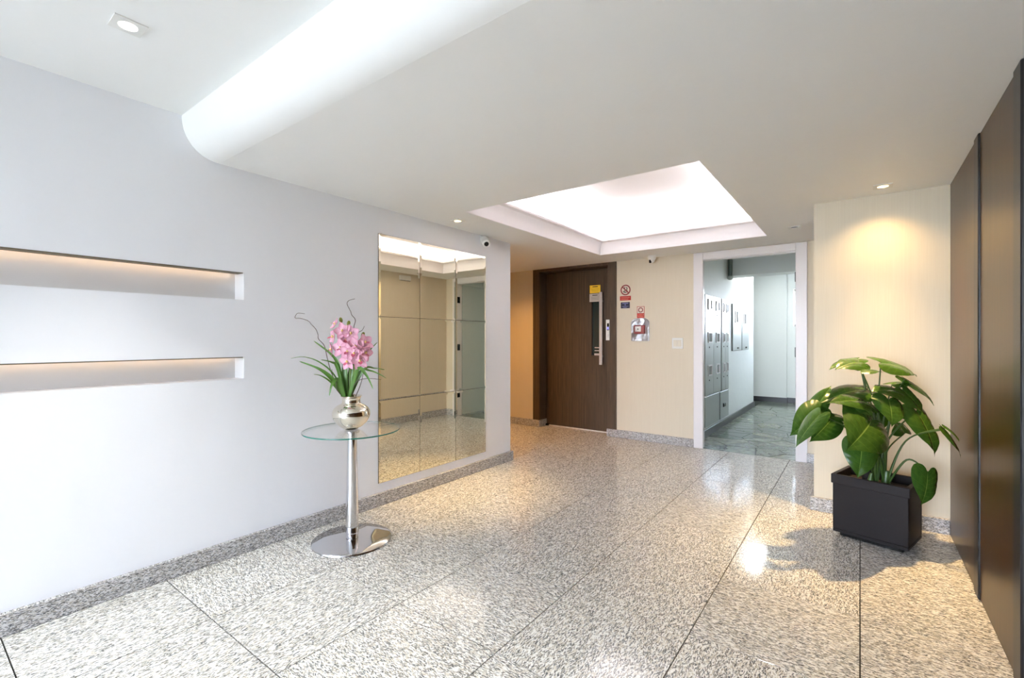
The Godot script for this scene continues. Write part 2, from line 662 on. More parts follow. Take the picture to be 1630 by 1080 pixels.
func build_ceiling() -> void:
	var x0 := -2.545
	var x1 := -0.735
	var z0 := -5.215
	var z1 := -2.785
	var st := new_st()
	box(st, V(-5.0, LOW, -5.76), V(x0, 2.38, -1.16))
	box(st, V(x1, LOW, -5.76), V(0.6, 2.38, -1.16))
	box(st, V(x0, LOW, -5.76), V(x1, 2.38, z0))
	box(st, V(x0, LOW, z1), V(x1, 2.38, -1.16))
	# rounded front edge of the lower ceiling
	var out := PackedVector2Array()
	for i in 15:
		var t := PI / 2 * i / 14.0
		out.append(Vector2(-0.976 - 0.19 * (1.0 - pow(cos(t), 0.95)), LOW + 0.22 * (1.0 - pow(sin(t), 0.85))))
	out.append(Vector2(-1.166, 2.80))
	out.append(Vector2(-0.976, 2.80))
	var rings := []
	for p in out:
		rings.append(p)
	for i in rings.size():
		var p: Vector2 = rings[i]
		var q: Vector2 = rings[(i + 1) % rings.size()]
		var n := (q - p).orthogonal()
		var o := V(0, n.y, n.x)
		var m := (p + q) / 2.0 - Vector2(-1.12, 2.5)
		if o.dot(V(0, m.y, m.x)) < 0:
			o = -o
		quad(st, V(-5.0, p.y, p.x), V(0.6, p.y, p.x), V(0.6, q.y, q.x), V(-5.0, q.y, q.x), o, 1 if i < 14 else -1)
	struct("ceiling", st, M.ceiling_paint)
	st = new_st()
	box(st, V(-5.0, HIGH, -0.98), V(0.7, 2.66, 5.5))
	struct("ceiling_street_side", st, M.ceiling_paint)
	# the lit tray: sloping moulding, thin lip, trough, upper plate
	var a := 0.074
	st = new_st()
	tray_ring(st, x0, x1, z0, z1, [[0.0, LOW], [0.006, LOW + 0.004], [0.006, LOW + 0.02], [0.010, LOW + 0.07], [0.022, LOW + 0.11], [0.044, LOW + 0.140], [a, LOW + 0.150], [a, LOW + 0.172], [a - 0.012, LOW + 0.172], [a - 0.012, LOW + 0.158], [0.0, LOW + 0.15], [-0.09, LOW + 0.13], [-0.09, 2.74]])
	struct("ceiling_tray", st, M.tray_paint)
	st = new_st()
	box(st, V(x0 - 0.14, 2.74, z0 - 0.14), V(x1 + 0.14, 2.80, z1 + 0.14))
	struct("ceiling_tray_top", st, M.tray_paint)
	st = new_st()
	box(st, V(-5.0, 2.75, -5.97), V(x0 - 0.14, 2.85, -0.9))
	box(st, V(x1 + 0.14, 2.75, -5.97), V(0.7, 2.85, -0.9))
	box(st, V(x0 - 0.14, 2.80, -5.97), V(x1 + 0.14, 2.85, -0.9))
	struct("ceiling_slab", st, M.ceiling_paint)
	# strip lamps hidden in the trough
	var y := LOW + 0.205
	var k := 0.03
	for s in [[V(x0 - k, y, (z0 + z1) / 2), 0.02, z1 - z0 - 0.1, "left"], [V(x1 + k, y, (z0 + z1) / 2), 0.02, z1 - z0 - 0.1, "right"], [V((x0 + x1) / 2, y, z0 - k), x1 - x0 - 0.1, 0.02, "far"], [V((x0 + x1) / 2, y, z1 + k), x1 - x0 - 0.1, 0.02, "near"]]:
		var c: Vector3 = s[0]
		var side: String = {"left": "on the mirror side", "right": "on the plant side", "far": "on the door side", "near": "on the street side"}[s[3]]
		var o := thing("led_strip_light", "thin white strip light hidden behind the ceiling tray lip " + side, "strip light", c, 0.0, "strip lights in the ceiling tray")
		var t := new_st()
		box(t, V(-s[1] / 2, -0.012, -s[2] / 2), V(s[1] / 2, 0, s[2] / 2), 0.002)
		obj("diffuser", t, M.led_strip, o)
		t = new_st()
		box(t, V(-s[1] / 2, -0.07, -s[2] / 2), V(s[1] / 2, -0.0121, s[2] / 2), 0.002)
		obj("channel", t, M.white_plastic, o)
		var al := AreaLight3D.new()
		al.name = "strip_glow"
		al.area_size = Vector2(s[1], s[2])
		al.light_color = Color(1.0, 0.97, 0.98)
		al.light_energy = COVE * maxf(s[1], s[2])
		al.shadow_enabled = true
		al.area_range = 6.0
		al.rotation.x = PI / 2
		al.position = V(0, 0.003, 0)
		o.add_child(al)


func tray_ring(st: SurfaceTool, x0: float, x1: float, z0: float, z1: float, prof: Array) -> void:
	var loops := []
	for p in prof:
		loops.append([V(x0 + p[0], p[1], z0 + p[0]), V(x1 - p[0], p[1], z0 + p[0]), V(x1 - p[0], p[1], z1 - p[0]), V(x0 + p[0], p[1], z1 - p[0])])
	var inward := [V(0, 0, 1), V(-1, 0, 0), V(0, 0, -1), V(1, 0, 0)]
	for i in prof.size() - 1:
		var da: float = prof[i + 1][0] - prof[i][0]
		var dy: float = prof[i + 1][1] - prof[i][1]
		for k in 4:
			var k1 := (k + 1) % 4
			var o: Vector3 = inward[k] * dy + V(0, -da, 0)
			quad(st, loops[i][k], loops[i][k1], loops[i + 1][k1], loops[i + 1][k], o, k + 1 if i in [2, 3, 4] else -1)


func build_front() -> void:
	# unseen glazed front behind the viewpoint, set back so daylight spreads evenly
	var st := new_st()
	box(st, V(-5.0, 2.46, 5.5), V(0.7, 2.75, 5.62))
	box(st, V(-5.0, 0, 5.5), V(-2.97, 2.46, 5.62))
	box(st, V(0.45, 0, 5.5), V(0.7, 2.46, 5.62))
	struct("wall_front", st, M.white_paint)
	var w := frame_node("window_1")
	st = new_st()
	for x in [-2.95, -1.83, -0.71, 0.41]:
		box(st, V(x - 0.025, 0, 5.52), V(x + 0.025, 2.46, 5.57), 0.003)
	box(st, V(-2.95, 0, 5.52), V(0.41, 0.06, 5.57), 0.003)
	box(st, V(-2.95, 2.41, 5.52), V(0.41, 2.46, 5.57), 0.003)
	obj("frame", st, M.steel, w)
	for x in [-2.95, -1.83, -0.71]:
		st = new_st()
		quad(st, V(x + 0.025, 0.06, 5.545), V(x + 1.095, 0.06, 5.545), V(x + 1.095, 2.41, 5.545), V(x + 0.025, 2.41, 5.545), V(0, 0, 1))
		obj("pane", st, M.pane, w)
	st = new_st()
	box(st, V(-9, -0.15, 5.6), V(7, -0.02, 17))
	struct("ground_pavement", st, M.pavement)


# ------------------------------------------------------------------ doors
func build_lift_door() -> void:
	var d := frame_node("door_1")
	var st := new_st()
	box(st, V(-3.887, 0.1, -5.945), V(-3.772, LOW, -5.738), 0.002)
	box(st, V(-2.692, 0.1, -5.945), V(-2.566, LOW, -5.738), 0.002)
	box(st, V(-3.772, 2.272, -5.945), V(-2.692, LOW, -5.738), 0.002)
	obj("frame", st, M.dark_wood, d)
	# leaf with a slot for the narrow glass
	var zf := -5.93
	st = new_st()
	var gx0 := -3.022
	var gx1 := -2.905
	var gy0 := 1.06
	var gy1 := 1.86
	box(st, V(-3.768, 0.014, zf - 0.05), V(gx0, 2.268, zf), 0.002)
	box(st, V(gx1, 0.014, zf - 0.05), V(-2.696, 2.268, zf), 0.002)
	box(st, V(gx0 - 0.002, 0.014, zf - 0.05), V(gx1 + 0.002, gy0, zf - 0.0003))
	box(st, V(gx0 - 0.002, gy1, zf - 0.05), V(gx1 + 0.002, 2.268, zf - 0.0003))
	var lf := obj("leaf", st, M.dark_wood, d)
	st = new_st()
	box(st, V(gx0, gy0, zf - 0.046), V(gx1, gy1, zf - 0.034))
	obj("vision_glass", st, M.dark_glass, lf)
	st = new_st()
	box(st, V(gx0 + 0.03, gy0, zf - 0.034), V(gx1 - 0.004, gy0 + 0.028, zf - 0.02), 0.002)
	box(st, V(gx0 + 0.03, gy0 + 0.06, zf - 0.034), V(gx1 - 0.004, gy0 + 0.074, zf - 0.03), 0.001)
	box(st, V(gx0 + 0.03, gy0 + 0.10, zf - 0.034), V(gx1 - 0.004, gy0 + 0.116, zf - 0.03), 0.001)
	obj("glass_bead", st, M.steel, lf)
	st = new_st()
	box(st, V(-2.880, 0.935, zf + 0.035), V(-2.834, 1.936, zf + 0.058), 0.004)
	for y in [1.05, 1.815]:
		box(st, V(-2.868, y - 0.012, zf), V(-2.846, y + 0.012, zf + 0.036), 0.002)
	obj("pull_handle", st, M.steel, lf)
	st = new_st()
	box(st, V(-3.765, 0, -5.98), V(-2.68, 0.012, -5.922), 0.001)
	obj("threshold", st, M.white_plastic, d)
	st = new_st()
	box(st, V(-3.96, 0.0, -6.1), V(-2.5, 2.75, -5.986))  # unseen black slab, keeps sky from leaking through the door gaps
	obj("backing", st, M.black_plastic, d)
	# foot stop at the hinge
	st = new_st()
	box(st, V(-3.765, 0.002, -5.93), V(-3.72, 0.03, -5.895), 0.004)
	obj("pivot", st, M.black_plastic, d)


func build_service_door() -> void:
	var d := frame_node("door_2")
	var st := new_st()
	var zf := WB + 0.018
	box(st, V(-1.586, 0, WB), V(-1.478, 2.305, zf), 0.004)
	box(st, V(-0.545, 0, WB), V(-0.440, 2.305, zf), 0.004)
	box(st, V(-1.478, 2.222, WB), V(-0.545, 2.305, zf), 0.004)
	obj("casing", st, M.white_lacquer, d)
	st = new_st()
	box(st, V(-1.54, 0, -5.85), V(-1.490, 2.27, WB), 0.002)
	box(st, V(-0.545, 0, -5.85), V(-0.49, 2.27, WB), 0.002)
	box(st, V(-1.490, 2.214, -5.85), V(-0.545, 2.27, WB), 0.002)
	obj("jamb", st, M.white_lacquer, d)
	st = new_st()      # leaf swung into the service room
	box(st, V(-0.545, 0.012, -6.76), V(-0.510, 2.205, -5.865), 0.003)
	var lf := obj("leaf", st, M.grey_lacquer, d)
	st = new_st()
	box(st, V(-0.567, 1.03, -6.70), V(-0.546, 1.06, -6.58), 0.005)
	box(st, V(-0.550, 0.98, -6.715), V(-0.545, 1.10, -6.685), 0.002)
	obj("lever_handle", st, M.steel, lf)
	for y in [1.946, 1.15, 0.36]:
		st = new_st()
		box(st, V(-0.5515, y - 0.052, -5.80), V(-0.5445, y + 0.052, -5.731), 0.001)
		obj("hinge", st, M.black_plastic, d)


# ------------------------------------------------------------------ service room
func build_service_room() -> void:
	var xl := -1.63
	var st := new_st()
	box(st, V(xl - 0.15, 0, -9.9), V(xl, 2.75, -5.85))
	struct("wall_service_left", st, M.room_paint)
	st = new_st()
	box(st, V(-3.2, 0, -11.05), V(-1.19, 2.75, -10.87))
	box(st, V(-1.19, 0, -11.3), V(-1.075, 2.75, -10.95))
	box(st, V(-1.075, 0, -11.3), V(0.7, 1.55, -10.95))
	box(st, V(-1.075, 2.3, -11.3), V(0.7, 2.75, -10.95))
	box(st, V(0.5, 1.55, -11.3), V(0.7, 2.3, -10.95))
	struct("wall_service_far", st, M.room_paint)
	st = new_st()
	box(st, V(0.55, 0, -11.3), V(0.7, 2.75, -5.85))
	struct("wall_service_right", st, M.room_paint)
	st = new_st()
	box(st, V(-3.2, 0, -11.05), V(-3.05, 2.75, -9.75))
	box(st, V(-3.2, 0, -9.9), V(xl - 0.15, 2.75, -9.75))
	struct("wall_service_recess", st, M.room_paint)
	st = new_st()
	box(st, V(-3.2, 2.70, -11.3), V(0.7, 2.8, -5.85))
	struct("ceiling_service", st, M.room_paint)
	st = new_st()
	box(st, V(xl, 2.25, -8.0), V(0.55, 2.70, -7.7))
	struct("trim_beam", st, M.room_paint)
	var w := frame_node("window_2")  # mostly out of view, made wide to brighten the left wall
	st = new_st()
	for x in [-1.06, -0.535, -0.03, 0.485]:
		box(st, V(x - 0.015, 1.55, -11.12), V(x + 0.015, 2.3, -11.08))
	box(st, V(-1.075, 1.55, -11.12), V(0.5, 1.58, -11.08))
	box(st, V(-1.075, 2.27, -11.12), V(0.5, 2.3, -11.08))
	obj("frame", st, M.steel, w)
	for x in [-1.045, -0.52, -0.015]:
		st = new_st()
		quad(st, V(x, 1.58, -11.1), V(x + 0.475, 1.58, -11.1), V(x + 0.475, 2.27, -11.1), V(x, 2.27, -11.1), V(0, 0, 1))
		obj("pane", st, M.pane, w)
	for b in [["baseboard_service_left", V(xl, 0, -9.9), V(xl + 0.02, 0.1, -5.85)], ["baseboard_service_far", V(-3.05, 0, -10.87), V(-1.17, 0.1, -10.85)], ["baseboard_service_step", V(-1.19, 0, -10.95), V(0.55, 0.1, -10.93)]]:
		st = new_st()
		box(st, b[1], b[2], 0.003)
		struct(b[0], st, M.dark_skirting)
	slate_floor()
	# unseen ceiling lamp beyond the beam, placed to light the left wall
	var o := thing("unseen_ceiling_lamp", "unseen flat ceiling lamp beyond the beam, placed to light the service room", "ceiling light", V(-1.42, 2.70, -9.0))
	st = new_st()
	box(st, V(-0.19, -0.03, -0.9), V(0.03, 0, 0.7), 0.004)
	obj("body", st, M.white_plastic, o)
	st = new_st()
	box(st, V(-0.175, -0.034, -0.885), V(0.015, -0.0301, 0.685), 0.001)
	obj("diffuser", st, M.tube_glow, o)
	var al := AreaLight3D.new()
	al.name = "panel_light"
	al.area_size = Vector2(0.19, 1.57)
	al.light_energy = TUBE
	al.light_color = Color(0.985, 0.99, 1.0)
	al.area_range = 12.0
	al.shadow_enabled = true
	al.rotation.x = -PI / 2
	al.position = V(-0.08, -0.036, -0.1)
	o.add_child(al)
	# pipe in the corner under the beam
	st = new_st()
	tube(st, [V(xl + 0.05, 2.70, -7.66), V(xl + 0.05, 2.45, -7.66), V(xl + 0.05, 2.24, -7.66)], 0.03, 0.03, 12, 2)
	var p := obj("pipe", st, M.grey_metal_dark)
	tag(p, "short grey pipe running down the service room corner beside the beam", "pipe")
	st = new_st()
	ellipsoid(st, V(xl + 0.05, 2.22, -7.66), V(0.045, 0.035, 0.045))
	obj("end_fitting", st, M.grey_metal, p)
	# meter cabinets on the left wall: z from near to far
	cabinet("meter_cabinet", "tall grey metal meter cabinet nearest the door, six small windows in two columns", V(xl, 0.54, -6.36), 0.855, 1.34, 0.02, 2, 3)
	cabinet("meter_cabinet", "second tall grey meter cabinet, its door slightly proud, farther from the service door", V(xl, 0.535, -7.235), 0.44, 1.345, 0.028, 2, 3)
	base_cabinet(V(xl, 0.13, -6.36), 0.78, 0.405, 0.018, "plain grey metal box below the nearest meter cabinet", false)
	base_cabinet(V(xl, 0.13, -7.16), 0.52, 0.40, 0.026, "grey metal box with a black latch below the second meter cabinet", true)
	wall_box(V(xl, 1.10, -8.0), 0.67, 0.75, 0.022, "grey wall box with small windows, nearer of the pair beyond the meter cabinets")
	wall_box(V(xl, 1.10, -8.71), 0.58, 0.74, 0.025, "grey wall box, farther of the pair beyond the meter cabinets")


func slate_floor() -> void:
	var fl := frame_node("floor_service")
	var st := new_st()
	box(st, V(-3.2, -0.12, -11.3), V(0.7, -0.006, -5.85))
	box(st, V(-1.54, -0.12, -5.85), V(-0.49, -0.006, -5.765))
	obj("bedding", st, M.slate_joint, fl)
	var r := RandomNumberGenerator.new()
	r.seed = 5
	var pts := PackedVector2Array()
	var x0 := -1.61
	var x1 := 0.55
	var rows := 26
	for j in rows:
		var n := 6 if j % 2 == 0 else 5
		for i in n:
			pts.append(Vector2(x0 + (i + 0.5 + r.randf_range(-0.42, 0.42)) * (x1 - x0) / n, -5.77 - (j + 0.5 + r.randf_range(-0.48, 0.48)) * 5.1 / rows))
	var bound := PackedVector2Array([Vector2(x0, -10.86), Vector2(x1, -10.86), Vector2(x1, -5.852), Vector2(-0.555, -5.852), Vector2(-0.555, -5.768), Vector2(-1.488, -5.768), Vector2(-1.488, -5.852), Vector2(x0, -5.852)])
	var k := 0
	for p in pts:
		var cell := PackedVector2Array([Vector2(x0 - 0.1, -10.95), Vector2(x1 + 0.1, -10.95), Vector2(x1 + 0.1, -5.6), Vector2(x0 - 0.1, -5.6)])
		for q in pts:
			if q == p or p.distance_to(q) > 1.2:
				continue
			var m := (p + q) / 2.0
			var dir := (q - p).normalized()
			var cut := PackedVector2Array()
			for i in cell.size():
				var a := cell[i]
				var b := cell[(i + 1) % cell.size()]
				var da := (a - m).dot(dir)
				var db := (b - m).dot(dir)
				if da <= 0:
					cut.append(a)
				if (da < 0) != (db < 0):
					cut.append(a.lerp(b, da / (da - db)))
			cell = cut
		var inset := Geometry2D.offset_polygon(cell, -0.006)
		if inset.is_empty():
			continue
		for piece in Geometry2D.intersect_polygons(inset[0], bound):
			if piece.size() < 3:
				continue
			st = new_st()
			var top := r.randf_range(-0.001, 0.0015)
			prism(st, piece, func(u: float, v: float, w: float) -> Vector3: return V(u, w, v), -0.008, top)
			obj("stone", st, M["slate_%d" % (k % 5)], fl)
			k = k * 3 + 1 if k < 1000 else k % 7 + 2


func window_frame(parent: Node, x: float, y: float, z: float, w: float, h: float) -> void:
	var st := new_st()
	var e := 0.014
	box(st, V(x - 0.002, y, z - e), V(x + 0.012, y + h, z), 0.001)
	box(st, V(x - 0.002, y, z - w), V(x + 0.012, y + h, z - w + e), 0.001)
	box(st, V(x - 0.002, y, z - w + e), V(x + 0.012, y + e, z - e), 0.001)
	box(st, V(x - 0.002, y + h - e, z - w + e), V(x + 0.012, y + h, z - e), 0.001)
	var o := obj("window", st, M.steel, parent)
	st = new_st()
	box(st, V(x - 0.002, y + e, z - w + e), V(x + 0.002, y + h - e, z - e))
	obj("pane", st, M.dark_glass, o)


func cabinet(called: String, label: String, at: Vector3, w: float, h: float, d: float, cols: int, rows: int) -> void:
	var o := thing(called, label, "meter cabinet", at)
	var st := new_st()
	box(st, V(0, 0, -w), V(d - 0.012, h, 0), 0.002)
	obj("body", st, M.grey_metal_dark, o)
	for c in cols:
		var z1 := -w * c / cols - 0.003
		var z0 := -w * (c + 1) / cols + 0.003
		st = new_st()
		box(st, V(d - 0.012, 0.004, z0), V(d, h - 0.004, z1), 0.003)
		var door := obj("door", st, M.grey_metal, o)
		for r in rows:
			var y := h - 0.20 - r * 0.44
			window_frame(door, d, y, z1 - w / cols * 0.3, w / cols * 0.46, 0.14)
		for r in rows:
			var y := h - 0.26 - r * 0.44
			st = new_st()
			lathe(st, [Vector2(0.0, 0.0), Vector2(0.009, 0.0), Vector2(0.009, 0.006), Vector2(0, 0.008)], 10, Transform3D(Basis(V(0, 0, 1), -PI / 2), V(d, y, z1 - w / cols * 0.45)))
			obj("lock", st, M.black_plastic, door)


func base_cabinet(at: Vector3, w: float, h: float, d: float, label: String, latch: bool) -> void:
	var o := thing("junction_box", label, "metal box", at)
	var st := new_st()
	box(st, V(0, 0, -w), V(d - 0.01, h, 0), 0.002)
	obj("body", st, M.grey_metal_dark, o)
	st = new_st()
	box(st, V(d - 0.01, 0.004, -w + 0.004), V(d, h - 0.004, -0.004), 0.003)
	var dr := obj("door", st, M.grey_metal, o)
	if latch:
		st = new_st()
		box(st, V(d, h * 0.42, -0.26), V(d + 0.015, h * 0.56, -0.14), 0.004)
		obj("latch", st, M.black_plastic, dr)


func wall_box(at: Vector3, w: float, h: float, d: float, label: String) -> void:
	var o := thing("wall_box", label, "metal box", at)
	var st := new_st()
	box(st, V(0, 0, -w), V(d - 0.012, h, 0), 0.002)
	obj("body", st, M.grey_metal_dark, o)
	st = new_st()
	box(st, V(d - 0.012, 0.004, -w + 0.004), V(d, h - 0.004, -0.004), 0.003)
	var dr := obj("door", st, M.grey_metal, o)
	window_frame(dr, d, h - 0.30, -w * 0.22, w * 0.3, 0.2)
	st = new_st()
	box(st, V(d, 0.03, -w * 0.6), V(d + 0.012, 0.055, -w * 0.46), 0.003)
	obj("latch", st, M.black_plastic, dr)


# ------------------------------------------------------------------ dark panelling
func build_panels() -> void:
	var z := -4.176
	var widths := [0.845, 0.66, 0.80, 0.80, 0.80, 0.80, 0.80, 0.80, 0.80, 0.80, 0.80]
	for i in widths.size():
		var z1: float = minf(z + widths[i], 5.40)
		var o := frame_node("trim_panel_%d" % (i + 1))
		var st := new_st()
		box(st, V(WR, 0.004, z), V(0.51, LOW - 0.004 if z1 < -1.0 else HIGH - 0.004, z1), 0.002)
		obj("board", st, M.panel_wood, o)
		st = new_st()
		box(st, V(WR - 0.008, 0.002, z1), V(0.51, LOW - 0.002 if z1 < -1.0 else HIGH - 0.002, minf(z1 + 0.105, 5.49)), 0.004)
		obj("profile", st, M.black_profile, o)
		z = z1 + 0.105
		if z > 5.3:
			break


# ------------------------------------------------------------------ mirror
func build_mirror() -> void:
	var o := thing("wall_mirror", "tall beige-tinted mirror divided into nine squares, hanging on the white wall right of the orchids", "mirror", V(WL, 0.17, 0))
	var zs := [-2.280, -2.702, -3.138, -3.570]
	var ys := [0.0, 0.641, 1.293, 1.938]
	var st := new_st()
	box(st, V(0, 0, -3.570), V(0.006, 1.938, -2.280), 0.001)
	obj("backing", st, M.mirror_edge, o)
	for i in 3:
		for j in 3:
			st = new_st()
			var g := 0.0018
			var b := 0.019
			var lo := Vector2(zs[i + 1] + g, ys[j] + g)
			var hi := Vector2(zs[i] - g, ys[j + 1] - g)
			var xo := 0.0075
			var xi := 0.0085
			var q := [Vector2(lo.x, lo.y), Vector2(hi.x, lo.y), Vector2(hi.x, hi.y), Vector2(lo.x, hi.y)]
			var p := [Vector2(lo.x + b, lo.y + b), Vector2(hi.x - b, lo.y + b), Vector2(hi.x - b, hi.y - b), Vector2(lo.x + b, hi.y - b)]
			var f := func(v: Vector2, x: float) -> Vector3: return V(x, v.y, v.x)
			quad(st, f.call(p[0], xi), f.call(p[1], xi), f.call(p[2], xi), f.call(p[3], xi), V(1, 0, 0))
			for k in 4:
				var k1 := (k + 1) % 4
				quad(st, f.call(q[k], xo), f.call(q[k1], xo), f.call(p[k1], xi), f.call(p[k], xi), V(1, 0, 0))
				quad(st, f.call(q[k], 0.006), f.call(q[k1], 0.006), f.call(q[k1], xo), f.call(q[k], xo), f.call(q[k] + q[k1] - lo - hi, 0))
			obj("mirror_pane", st, M.mirror, o)


# ------------------------------------------------------------------ table, vase, orchids
func build_side_table() -> void:
	var o := thing("side_table", "round glass side table on a tapered chrome column against the white wall", "side table", V(-2.61, 0, -1.79))
	var st := new_st()
	lathe(st, [Vector2(0.0, 0.0), Vector2(0.243, 0.0), Vector2(0.246, 0.004), Vector2(0.244, 0.012), Vector2(0.236, 0.016), Vector2(0.18, 0.021), Vector2(0.11, 0.027), Vector2(0.048, 0.034), Vector2(0, 0.036)], 72)
	obj("base", st, M.chrome, o)
	st = new_st()
	lathe(st, [Vector2(0.0, 0.03), Vector2(0.037, 0.03), Vector2(0.037, 0.05), Vector2(0.0395, 0.053), Vector2(0.0405, 0.06), Vector2(0.0405, 0.10), Vector2(0.038, 0.22), Vector2(0.034, 0.40), Vector2(0.031, 0.56), Vector2(0.0295, 0.680), Vector2(0.0295, 0.693), Vector2(0.0, 0.693)], 48)
	obj("column", st, M.chrome, o)
	st = new_st()
	lathe(st, [Vector2(0.0, 0.6931), Vector2(0.046, 0.6931), Vector2(0.046, 0.7030), Vector2(0.0, 0.7030)], 48)
	obj("mounting_disc", st, M.chrome, o)
	st = new_st()
	lathe(st, [Vector2(0.0, 0.7035), Vector2(0.2955, 0.7035), Vector2(0.2970, 0.7050), Vector2(0.2970, 0.7120), Vector2(0.2955, 0.7135), Vector2(0.0, 0.7135)], 96)
	var top := obj("tabletop", st, M.table_glass, o)
	st = new_st()
	lathe(st, [Vector2(0.2971, 0.7045), Vector2(0.2978, 0.7055), Vector2(0.2978, 0.7115), Vector2(0.2971, 0.7125)], 96)
	obj("glass_rim", st, M.glass_edge, top)


func build_vase() -> void:
	var st := new_st()
	var out := [Vector2(0.0, 0.0), Vector2(0.042, 0.0), Vector2(0.047, 0.003), Vector2(0.070, 0.018), Vector2(0.097, 0.045), Vector2(0.1135, 0.076), Vector2(0.1165, 0.096), Vector2(0.1135, 0.116), Vector2(0.103, 0.136), Vector2(0.084, 0.152), Vector2(0.066, 0.161), Vector2(0.057, 0.167), Vector2(0.0555, 0.176), Vector2(0.0555, 0.190), Vector2(0.059, 0.201), Vector2(0.066, 0.210), Vector2(0.069, 0.2125), Vector2(0.066, 0.213), Vector2(0.056, 0.200), Vector2(0.051, 0.190), Vector2(0.051, 0.172), Vector2(0.07, 0.156), Vector2(0.10, 0.126), Vector2(0.10, 0.08), Vector2(0.04, 0.012), Vector2(0.0, 0.01)]
	lathe(st, smooth_profile(out), 72)
	var o := thing("vase", "round silver mercury glass vase on the glass side table", "vase", V(-2.62, 0.7137, -1.79))
	obj("body", st, M.mercury, o)
	st = new_st()
	lathe(st, [Vector2(0.0, 0.175), Vector2(0.0505, 0.175), Vector2(0.05, 0.18), Vector2(0.0, 0.192)], 24)
	obj("moss", st, M.trunk, o)


func smooth_profile(p: Array) -> Array:
	var out := []
	for i in p.size() - 1:
		var a: Vector2 = p[i]
		var b: Vector2 = p[i + 1]
		var n := 3 if i > 1 and i < 16 else 1
		for k in n:
			out.append(a.cubic_interpolate(b, p[maxi(i - 1, 0)], p[mini(i + 2, p.size() - 1)], float(k) / n))
	out.append(p[-1])
	return out


# a strap leaf along a path, folded a little along its middle
func strap(st: SurfaceTool, path: Array, w: float) -> void:
	var pts := smooth_path(path, 7)
	var n := pts.size()
	var rows := []
	for i in n:
		var t: Vector3 = (pts[mini(i + 1, n - 1)] - pts[maxi(i - 1, 0)]).normalized()
		var side := t.cross(V(0, 0.35, 0.93)).normalized()
		if side.length() < 0.1:
			side = V(1, 0, 0)
		var up := side.cross(t)
		if up.z < 0:
			up = -up
		var f := float(i) / (n - 1)
		var hw := w * 0.5 * (0.62 + 0.38 * sin(PI * minf(f * 1.3, 1.0))) * pow(maxf(1.0 - f, 0.0), 0.42)
		rows.append([pts[i] - side * hw + up * hw * 0.35, pts[i], pts[i] + side * hw + up * hw * 0.35, up])
	for i in n - 1:
		for k in 2:
			quad(st, rows[i][k], rows[i][k + 1], rows[i + 1][k + 1], rows[i + 1][k], rows[i][3], 1)
			var d: Vector3 = rows[i][3] * 0.0011
			quad(st, rows[i][k] - d, rows[i][k + 1] - d, rows[i + 1][k + 1] - rows[i + 1][3] * 0.0011, rows[i + 1][k] - rows[i + 1][3] * 0.0011, -rows[i][3], 1)


# a flat petal grid with texture coordinates, cupped and curled
func petal_mesh(l: float, w: float, cup: float, curl: float) -> ArrayMesh:
	var st := new_st()
	var nu := 7
	var nv := 4
	var g := []
	for i in nu + 1:
		var u := float(i) / nu
		var hw := w * 0.5 * pow(sin(PI * clampf(u * 0.93 + 0.06, 0, 1)), 0.75)
		var row := []
		for j in nv + 1:
			var v := float(j) / nv * 2.0 - 1.0
			row.append([V(v * hw, u * l, cup * u * (1.0 - u) * l * -1.0 + curl * u * u * l + absf(v) * hw * 0.25), Vector2(v * 0.5 + 0.5, u)])
		g.append(row)
	for i in nu:
		for j in nv:
			for q in [[[i, j], [i + 1, j], [i + 1, j + 1]], [[i, j], [i + 1, j + 1], [i, j + 1]]]:
				st.set_smooth_group(1)
				for k in 3:
					var e: Array = g[q[k][0]][q[k][1]]
					st.set_uv(e[1])
					st.add_vertex(e[0])
	return mesh_of(st)


